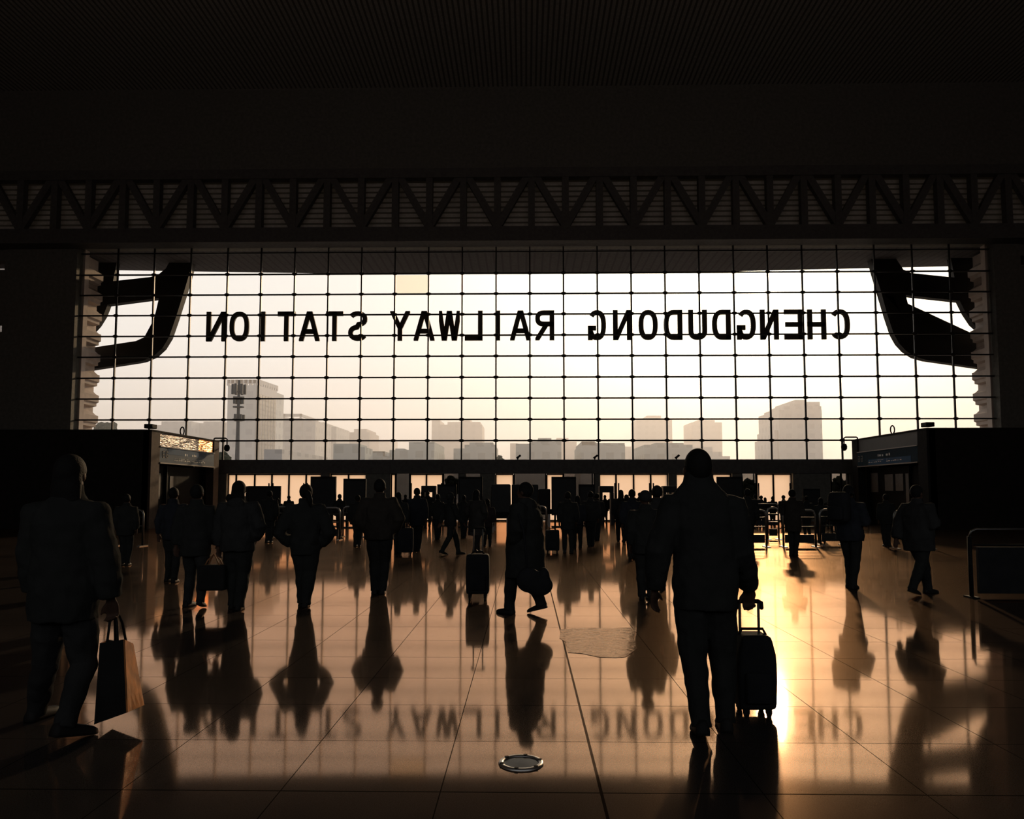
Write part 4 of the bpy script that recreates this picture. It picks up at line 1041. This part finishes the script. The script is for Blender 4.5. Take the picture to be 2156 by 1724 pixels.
# --- the large walking man -----------------------------------------------------
Yp = 5.04
O = Vector((at(1490, 1530, Yp).x, Yp, 0))
Q = lambda px, py, dy=0.: at(px, py, Yp+dy) - O
J = {'head': Q(1469, 989), 'neck': Q(1471, 1024), 'chest': Q(1476, 1088), 'waist': Q(1484, 1165), 'pel': Q(1484, 1238),
     'shL': Q(1422, 1060), 'shR': Q(1541, 1064), 'elL': Q(1386, 1160, -.03), 'wrL': Q(1379, 1240, .05), 'elR': Q(1558, 1160, -.02), 'wrR': Q(1578, 1239, .20),
     'hipL': Q(1453, 1262), 'hipR': Q(1515, 1262), 'kneeL': Q(1460, 1385, -.02), 'kneeR': Q(1522, 1392, .06), 'ankL': Q(1476, 1500, -.16), 'ankR': Q(1527, 1512, .02)}
J['ankL'].z = .10; J['ankR'].z = .073
man, jm = person('person seen from behind in a thick dark jacket walking away and steering a wheeled suitcase', O, H=1.755, vox=.009, coat='black', legs='black', hem=.428, bulk=.016, hair='short', J=J, legw=1.0, hairk=.94,
             grip=(False, True), toes={'L': .05, 'R': .12})

# ------------------------------------------------------------------ suitcases and bags
def suitcase(label, loc, w, d, h, rz=0., handle=.45, grp='wheeled suitcases', taper=0., wheels=.055, name='suitcase'):
    tt = thing(name, label, 'suitcase', loc, rz, grp)
    z0 = wheels*1.15
    b2 = bmn(); box(b2, -w/2, w/2, -d/2, d/2, z0, z0+h)
    bmesh.ops.bevel(b2, geom=[e for e in b2.edges], offset=min(w, d)*.17, segments=4, affect='EDGES', profile=.6)
    bmesh.ops.subdivide_edges(b2, edges=[e for e in b2.edges if e.calc_length() > .15], cuts=4, use_grid_fill=True)
    for v in b2.verts:
        f = (v.co.z-z0)/h; b_ = 1 + .05*sin(pi*min(1, max(0, f)))
        v.co.x *= b_*(1-taper*max(0, f-.72)/.28); v.co.y *= b_
    bm = bmn(); join(bm, b2); obj('shell', bm, M['case'], tt, local=True, smooth=True)
    bm = bmn(); rbox(bm, -w*.36, w*.36, -d/2-.035, -d/2+.01, z0+h*.10, z0+h*.52, .02); obj('front_pocket', bm, M['case'], tt, local=True, smooth=True)
    bm = bmn(); tube(bm, [(-.09, 0, z0+h-.01), (-.07, 0, z0+h+.03), (.07, 0, z0+h+.03), (.09, 0, z0+h-.01)], .010, 8); obj('carry_handle', bm, M['rubber'], tt, local=True, smooth=True)
    for sx in (-1, 1):
        for sy in (-1, 1):
            bm = bmn(); x = sx*(w/2-.05); y = sy*(d/2-.035)
            tube(bm, [(x-.014, y, wheels*.5), (x+.014, y, wheels*.5)], wheels*.5, 14); wh = obj('wheel', bm, M['rubber'], tt, local=True)
            bm = bmn(); box(bm, x-.02, x+.02, y-.015, y+.015, wheels*.5, z0+.012); obj('wheel_fork', bm, M['rubber'], wh, local=True)
    if handle:
        hw = min(.064, w*.28); zt = z0+h+handle
        for sx in (-1, 1):
            bm = bmn(); tube(bm, [(sx*hw, d*.28, z0+h-.02), (sx*hw, d*.28, zt)], .0095, 8); obj('handle_tube', bm, M['beam'], tt, local=True, smooth=True)
        bm = bmn(); tube(bm, [(-hw-.022, d*.28, zt-.03), (-hw-.02, d*.28, zt+.004), (-hw, d*.28, zt+.014), (hw, d*.28, zt+.014), (hw+.02, d*.28, zt+.004), (hw+.022, d*.28, zt-.03)], .015, 10, True); obj('handle_grip', bm, M['rubber'], tt, local=True, smooth=True)
    return tt
# the large man's case stands beside him: its grip is in his right hand
def fit_case():
    Yc = 5.43
    c = at(1587, 1480, Yc); base = Vector((c.x, Yc, 0))
    zt = at(1580, 1264, Yc+.06).z; ztop = at(1583, 1333, Yc).z
    w = at(1627, 1420, Yc).x-at(1549, 1420, Yc).x
    h = ztop-.046
    return suitcase('dark soft suitcase with raised handle in the hand of the large walking man', base, w, .24, h, 0., handle=zt-ztop-.02, taper=.22, wheels=.04)
fit_case()

# tote bag
def tote(label, loc, pts_px, Yb, hand_px):
    q = lambda p, dy: at(p[0], p[1], Yb+dy)
    tt = thing('tote_bag', label, 'bag', loc)
    tl, trr, br, bl = [q(p, 0) for p in pts_px[:4]]
    tl2, tr2, br2 = [q(p, .22) for p in pts_px[4:]]
    bl2 = bl + (br2-br)
    def face(name, vs, m, th, lab=None):
        bm = bmn(); n = (vs[1]-vs[0]).cross(vs[-1]-vs[0]).normalized()*th
        b2 = bm
        prism(bm, vs, None, n); bmesh.ops.subdivide_edges(bm, edges=bm.edges[:], cuts=3, use_grid_fill=True)
        return obj(name, bm, m, tt, label=lab, smooth=False)
    face('front_panel', [tl, trr, br, bl], M['tote_face'], .006)
    face('back_panel', [tl2, tr2, br2, bl2], M['tote_face'], -.006)
    face('side_gusset', [trr, tr2, br2, br], M['tote_side'], .006, 'shiny brown gusset lit by the sun')
    face('side_gusset', [tl, tl2, bl2, bl], M['tote_side'], -.006)
    face('bottom_panel', [bl, br, br2, bl2], M['tote_face'], .006)
    hp = q(hand_px, .1)
    for dy, a, b_ in ((0, tl.lerp(trr, .3), tl.lerp(trr, .72)), (.2, tl2.lerp(tr2, .3), tl2.lerp(tr2, .72))):
        bm = bmn(); m_ = Vector((hp.x, hp.y+(-.02 if dy == 0 else .02), hp.z))
        tube(bm, [a, a.lerp(m_, .6)+Vector((-.01, 0, .02)), m_-Vector((.012, 0, 0)), m_+Vector((.012, 0, 0)), b_.lerp(m_, .6)+Vector((.01, 0, .02)), b_], .008, 8); obj('carry_strap', bm, M['tote_face'], tt, smooth=True)
    return hp

# --- dark person at the left edge with the tote ----------------------------------
Yp = 4.95
O = Vector((at(135, 1545, Yp).x, Yp, 0))
hp = tote('dark tote bag with sunlit brown side held by the person at the left edge', (at(245, 1500, 4.9).x, 5.0, .35), [(210, 1354), (262, 1346), (268, 1500), (198, 1525), (226, 1346), (281, 1355), (304, 1484)], 4.92, (243, 1296))
Q = lambda px, py, dy=0.: at(px, py, Yp+dy) - O
J = {'head': Q(150, 1000), 'neck': Q(143, 1052), 'chest': Q(140, 1100), 'waist': Q(138, 1170), 'pel': Q(136, 1250), 'shR': Q(196, 1075), 'shL': Q(84, 1075), 'elR': Q(222, 1180, -.02), 'wrR': Q(234, 1262, .02),
     'elL': Q(66, 1170), 'wrL': Q(70, 1250, .05), 'hipL': Q(110, 1275), 'hipR': Q(165, 1275), 'kneeL': Q(95, 1405, .1), 'kneeR': Q(176, 1400, .05), 'ankL': Q(78, 1515, .25), 'ankR': Q(138, 1505, -.22)}
J['ankL'].z = .07; J['ankR'].z = .11
person('person in dark clothes at the left edge of the picture carrying a tote bag', O, H=1.72, vox=.010, coat='black', legs='grey', hem=.40, bulk=.02, hair='long', J=J, grip=(False, True), toes={'R': .5})

# --- middle distance --------------------------------------------------------------
def P(label, px, py, top=None, H=None, **k):
    """a person whose feet are at a photo pixel; height from the pixel of the top of the head"""
    g = at_feet(px, py)
    if H is None: H = at(px, top, g.y).z
    return person(label, g, H=H, **k), g, H
(_, jb), gb, Hb = P('person in a bulky dark coat, head against the lit doors at the left', 497, 1283, 1012, vox=.012, bulk=.034, hem=.45, flare=-.004, legw=1.2, hair='bob', stride=.08, arms=('carry', 'pocket'), spread=.035, coat='grey', hood=True)
# bag in that hand
q = gb + jb['wrL']; hh = q.z - .09
tt = thing('shopping_bag', 'dark square bag with a tan strap hanging between two walking people at the left', 'bag', (q.x-.06, q.y, hh-.46))
bm = bmn(); rbox(bm, -.17, .17, -.09, .09, 0, .32, .03); obj('bag_body', bm, M['tote_face'], tt, local=True, smooth=True)
for y in (-.05, .05):
    bm = bmn(); tube(bm, [(-.1, y, .3), (-.06, y, .38), (0, 0, .455), (.06, y, .38), (.1, y, .3)], .009, 8); obj('carry_strap', bm, mat('tan_strap', (.35, .15, .06), .5), tt, local=True, smooth=True)

P('person in dark clothes in front of the left booth walking away beside the bulky coat', 408, 1280, 1020, vox=.013, bulk=.018, hem=.42, stride=.16, spread=.085, hair='short', coat='black', legs='grey', arms=('hang', 'hang'))
P('person half hidden behind the walkers in front of the left booth doorway', 360, 1225, 1026, vox=.016, hem=.44, stride=.1, coat='navy', hair='short')
P('person with a ponytail in a wide padded coat, hands in pockets, on the left', 640, 1277, 1019, vox=.012, bulk=.032, hem=.42, flare=-.026, hair='pony', stride=.06, spread=.02, arms=('deep', 'deep'), legw=1.25, coat='black')
P('person with thin straight legs standing against the pillar between the left doors', 797, 1250, H=1.68, vox=.013, bulk=.03, hem=.47, hair='short', spread=.03, legw=1.15, arms=('pocket', 'pocket'), coat='brown')
# man walking left with the trailing case
gm = at_feet(1106, 1292)
_, jc = person('person in a long dark coat striding to the left in the middle', gm, H=at(1090, 1015, gm.y).z, rz=radians(62), vox=.012, bulk=.055, hem=.28, flare=.012, hair='short', stride=.22, legw=1.15, coat='black', arms=('pocket', 'carry'),
    J={}, hood=True)
# shoulder bag / duffel at his side
tt = thing('duffel_bag', 'soft dark duffel bag hanging low at the right of the striding person', 'bag', (at(1130, 1230, gm.y).x, gm.y-.40, at(1137, 1248, gm.y).z))
bm = bmn(); ell(bm, (.02, 0, .14), (.17, .10, .13)); ell(bm, (-.1, 0, .2), (.15, .09, .15)); ell(bm, (.08, 0, .24), (.07, .07, .11)); obj('bag_body', bm, M['case'], tt, local=True, remesh=.018)
bm = bmn(); tube(bm, [(-.12, 0, .3), (-.13, .02, .5), (-.16, .03, .78), (-.22, .0, .98)], .014, 8); obj('shoulder_strap', bm, M['case'], tt, local=True, smooth=True)
# his suitcase, upright further on
gc = at_feet(1006, 1262)
hc_ = at(1006, 1166, gc.y).z
suitcase('tall dark suitcase standing upright on four wheels left of the striding person', gc, at(1030, 1215, gc.y).x-at(983, 1215, gc.y).x, .26, hc_-.085, 0., handle=.34, wheels=.075)

# the man with a backpack on the right, the one with the coat over the arm
(_, j1), g1, H1 = P('person with a backpack standing sideways right of the bright floor', 1793, 1238, 1021, vox=.013, rz=radians(-48), bulk=.03, hem=.46, hair='short', spread=.04, stride=.10, arms=('front', 'front'), coat='navy')
R1 = Matrix.Rotation(radians(-48), 3, 'Z')
pk = R1 @ Vector((0, -.31, 1.02)); 
tt = thing('backpack', 'full dark backpack on the back of the person standing sideways on the right', 'backpack', g1+pk, radians(-48))
bm = bmn(); rbox(bm, -.16, .16, -.12, .10, 0, .47, .08); obj('pack_body', bm, M['case'], tt, local=True, smooth=True)
bm = bmn(); rbox(bm, -.12, .12, -.18, -.10, .04, .25, .03); obj('outer_pocket', bm, M['case'], tt, local=True, smooth=True)
for s in (-1, 1):
    bm = bmn(); tube(bm, [(s*.10, .09, .42), (s*.11, .14, .47), (s*.12, .22, .44), (s*.12, .24, .38)], .014, 8); obj('shoulder_strap', bm, M['case'], tt, local=True, smooth=True)
P('person with legs wide apart striding right in front of the right booth', 1938, 1252, 1021, vox=.013, rz=radians(-65), bulk=.042, hem=.40, hair='short', stride=.34, legw=1.15, coat='grey', arms=('hang', 'front'))
P('person standing on the bright floor at the edge of the sunlight, feet to the right', 1671, 1170, 1030, vox=.016, rz=radians(-35), bulk=.02, hem=.36, hair='short', spread=.03, coat='brown', arms=('front', 'front'))
P('person partly hidden behind the right shoulder of the large man', 1576, 1160, 1029, vox=.018, bulk=.02, hem=.42, hair='short', coat='black')

# --- centre crowd ------------------------------------------------------------------
P('person with a round head of hair left of the centre, case at the heels', 838, 1166, 1036, vox=.016, bulk=.015, hem=.42, hair='bob', coat='black', spread=.03)
P('taller person with dark hair beside the round-haired one left of the centre', 877, 1160, 1027, vox=.016, bulk=.018, hem=.40, hair='short', coat='navy', spread=.03)
gs = at_feet(866, 1163); gs.y -= .8; gs.x -= .02
suitcase('dark suitcase on the floor behind the two people left of the centre', gs, .34, .22, .58, .1, handle=.0)
P('hooded person in mid stride to the right of the tall pair, legs apart', 948, 1168, 1036, vox=.015, rz=radians(-58), bulk=.015, hem=.46, hair='hood', stride=.36, coat='black', arms=('hang', 'hang'))
P('person in a knee-length coat walking just beyond the upright suitcase', 1003, 1164, 1031, vox=.015, rz=radians(-30), bulk=.02, hem=.28, flare=.02, hair='long', stride=.26, coat='taupe', arms=('pocket', 'pocket'))
P('short person behind the knee-length coat, left of the striding person', 1026, 1150, 1050, vox=.016, bulk=.012, hem=.4, hair='bob', coat='maroon')
P('person standing right of the striding person, in front of the tall middle board', 1196, 1164, 1035, vox=.016, bulk=.022, hem=.38, hair='short', coat='black', stride=.1)
P('smaller person just right of the one before the tall middle board', 1216, 1154, 1043, vox=.016, bulk=.012, hem=.44, hair='bob', coat='navy')
P('person with straight legs left of the gap in the crowd', 1244, 1150, 1034, vox=.016, bulk=.016, hem=.45, hair='short', coat='grey', spread=.03)
P('slim person at the left edge of the gap in the crowd', 1257, 1138, 1038, vox=.018, hem=.46, hair='short', coat='black', spread=.025)
gs = at_feet(1163, 1164)
suitcase('dark suitcase between the striding person and the people at the middle board', gs, .33, .22, .50, 0., handle=.0)
P('person in the queue with a bob, first head right of the gap', 1308, 1140, 1031, vox=.018, hem=.42, bulk=.02, hair='bob', coat='black')
P('short person between two taller ones in the queue left of the large man', 1320, 1142, 1041, vox=.018, hem=.42, bulk=.015, hair='short', coat='brown')
P('person with a rounded head in the middle of the queue left of the large man', 1332, 1176, 1030, vox=.016, hem=.40, bulk=.024, hair='short', coat='navy', spread=.035)
P('broad-headed person in the queue just left of the tall one', 1361, 1262, 1034, vox=.013, hem=.42, bulk=.022, hair='hat', coat='black', spread=.04)
P('tall person in the queue directly left of the large man', 1386, 1240, 1022, vox=.013, hem=.42, bulk=.018, hair='short', coat='grey', spread=.04)
P('distant person seen through the arch by the four lit doors, left head', 1274, 1101, 1042, vox=.022, hem=.42, hair='short', coat='black')
P('distant person seen through the arch by the four lit doors, right head', 1290, 1099, 1040, vox=.022, hem=.42, bulk=.02, hair='short', coat='black')
P('distant small head between two heads of the queue left of the large man', 1347, 1104, 1037, vox=.022, hem=.42, hair='short', coat='black')
P('distant person right of the taller one left of the centre, first small head', 889, 1106, 1034, vox=.022, hem=.42, hair='short', coat='black')
P('distant person under the walk-through arch left of the centre', 900, 1112, 1033, vox=.02, hem=.40, bulk=.02, hair='short', coat='black')
P('distant person low between the round-haired and the tall one left of the centre', 853, 1104, 1041, vox=.022, hem=.42, hair='short', coat='black')
P('person in dark clothes behind the upright suitcase group, legs close together', 921, 1136, 1040, vox=.018, hem=.44, hair='short', coat='black', spread=.025)
P('person behind the tall middle board pair, head low against the board', 976, 1132, 1042, vox=.018, hem=.42, hair='short', coat='black', spread=.03)
# far right crowd
for px, py, top, lab, hr in ((1591, 1106, 1041, 'distant head just right of the person behind the large man', 'short'), (1604, 1108, 1043, 'distant head with flat hair at the left of the bright right door', 'short'),
                             (1612, 1104, 1047, 'distant lowest head in front of the bright right door', 'bob'), (1628, 1106, 1045, 'distant round head in the middle of the bright right door', 'bun'),
                             (1651, 1110, 1043, 'distant head at the right of the bright right door', 'hat'), (1756, 1120, 1044, 'distant head left of the backpack on the right', 'short'),
                             (1747, 1112, 1047, 'distant head at the foot of the narrow lit strip on the right', 'short'), (1700, 1128, 1044, 'person in front of the grey wall between the right doors', 'short'),
                             (1730, 1140, 1048, 'person bent over baggage at the barrier left of the backpack', 'bob')):
    P(lab, px, py, top, vox=.022, hem=.42, bulk=.015, hair=hr, coat='black')
for px, py, top, lab in ((566, 1142, 1033, 'person with visible legs right of the bulky coat, near the barriers'), (583, 1118, 1048, 'distant person behind the barrier left of the ponytail'),
                         (607, 1110, 1043, 'distant person just left of the head with the ponytail'), (480, 1180, 1040, 'person whose head shows left of the bulky coat'),
                         (714, 1120, 1040, 'distant person between the two dark boards on the left'), (262, 1190, 1040, 'person in the shadow in front of the left booth'),
                         (1868, 1150, 1040, 'person in the shadow in front of the doorway of the right booth'), (752, 1150, 1042, 'person left of the one with thin straight legs')):
    P(lab, px, py, top, vox=.018, hem=.42, bulk=.02, hair='short', coat='black', spread=.04)
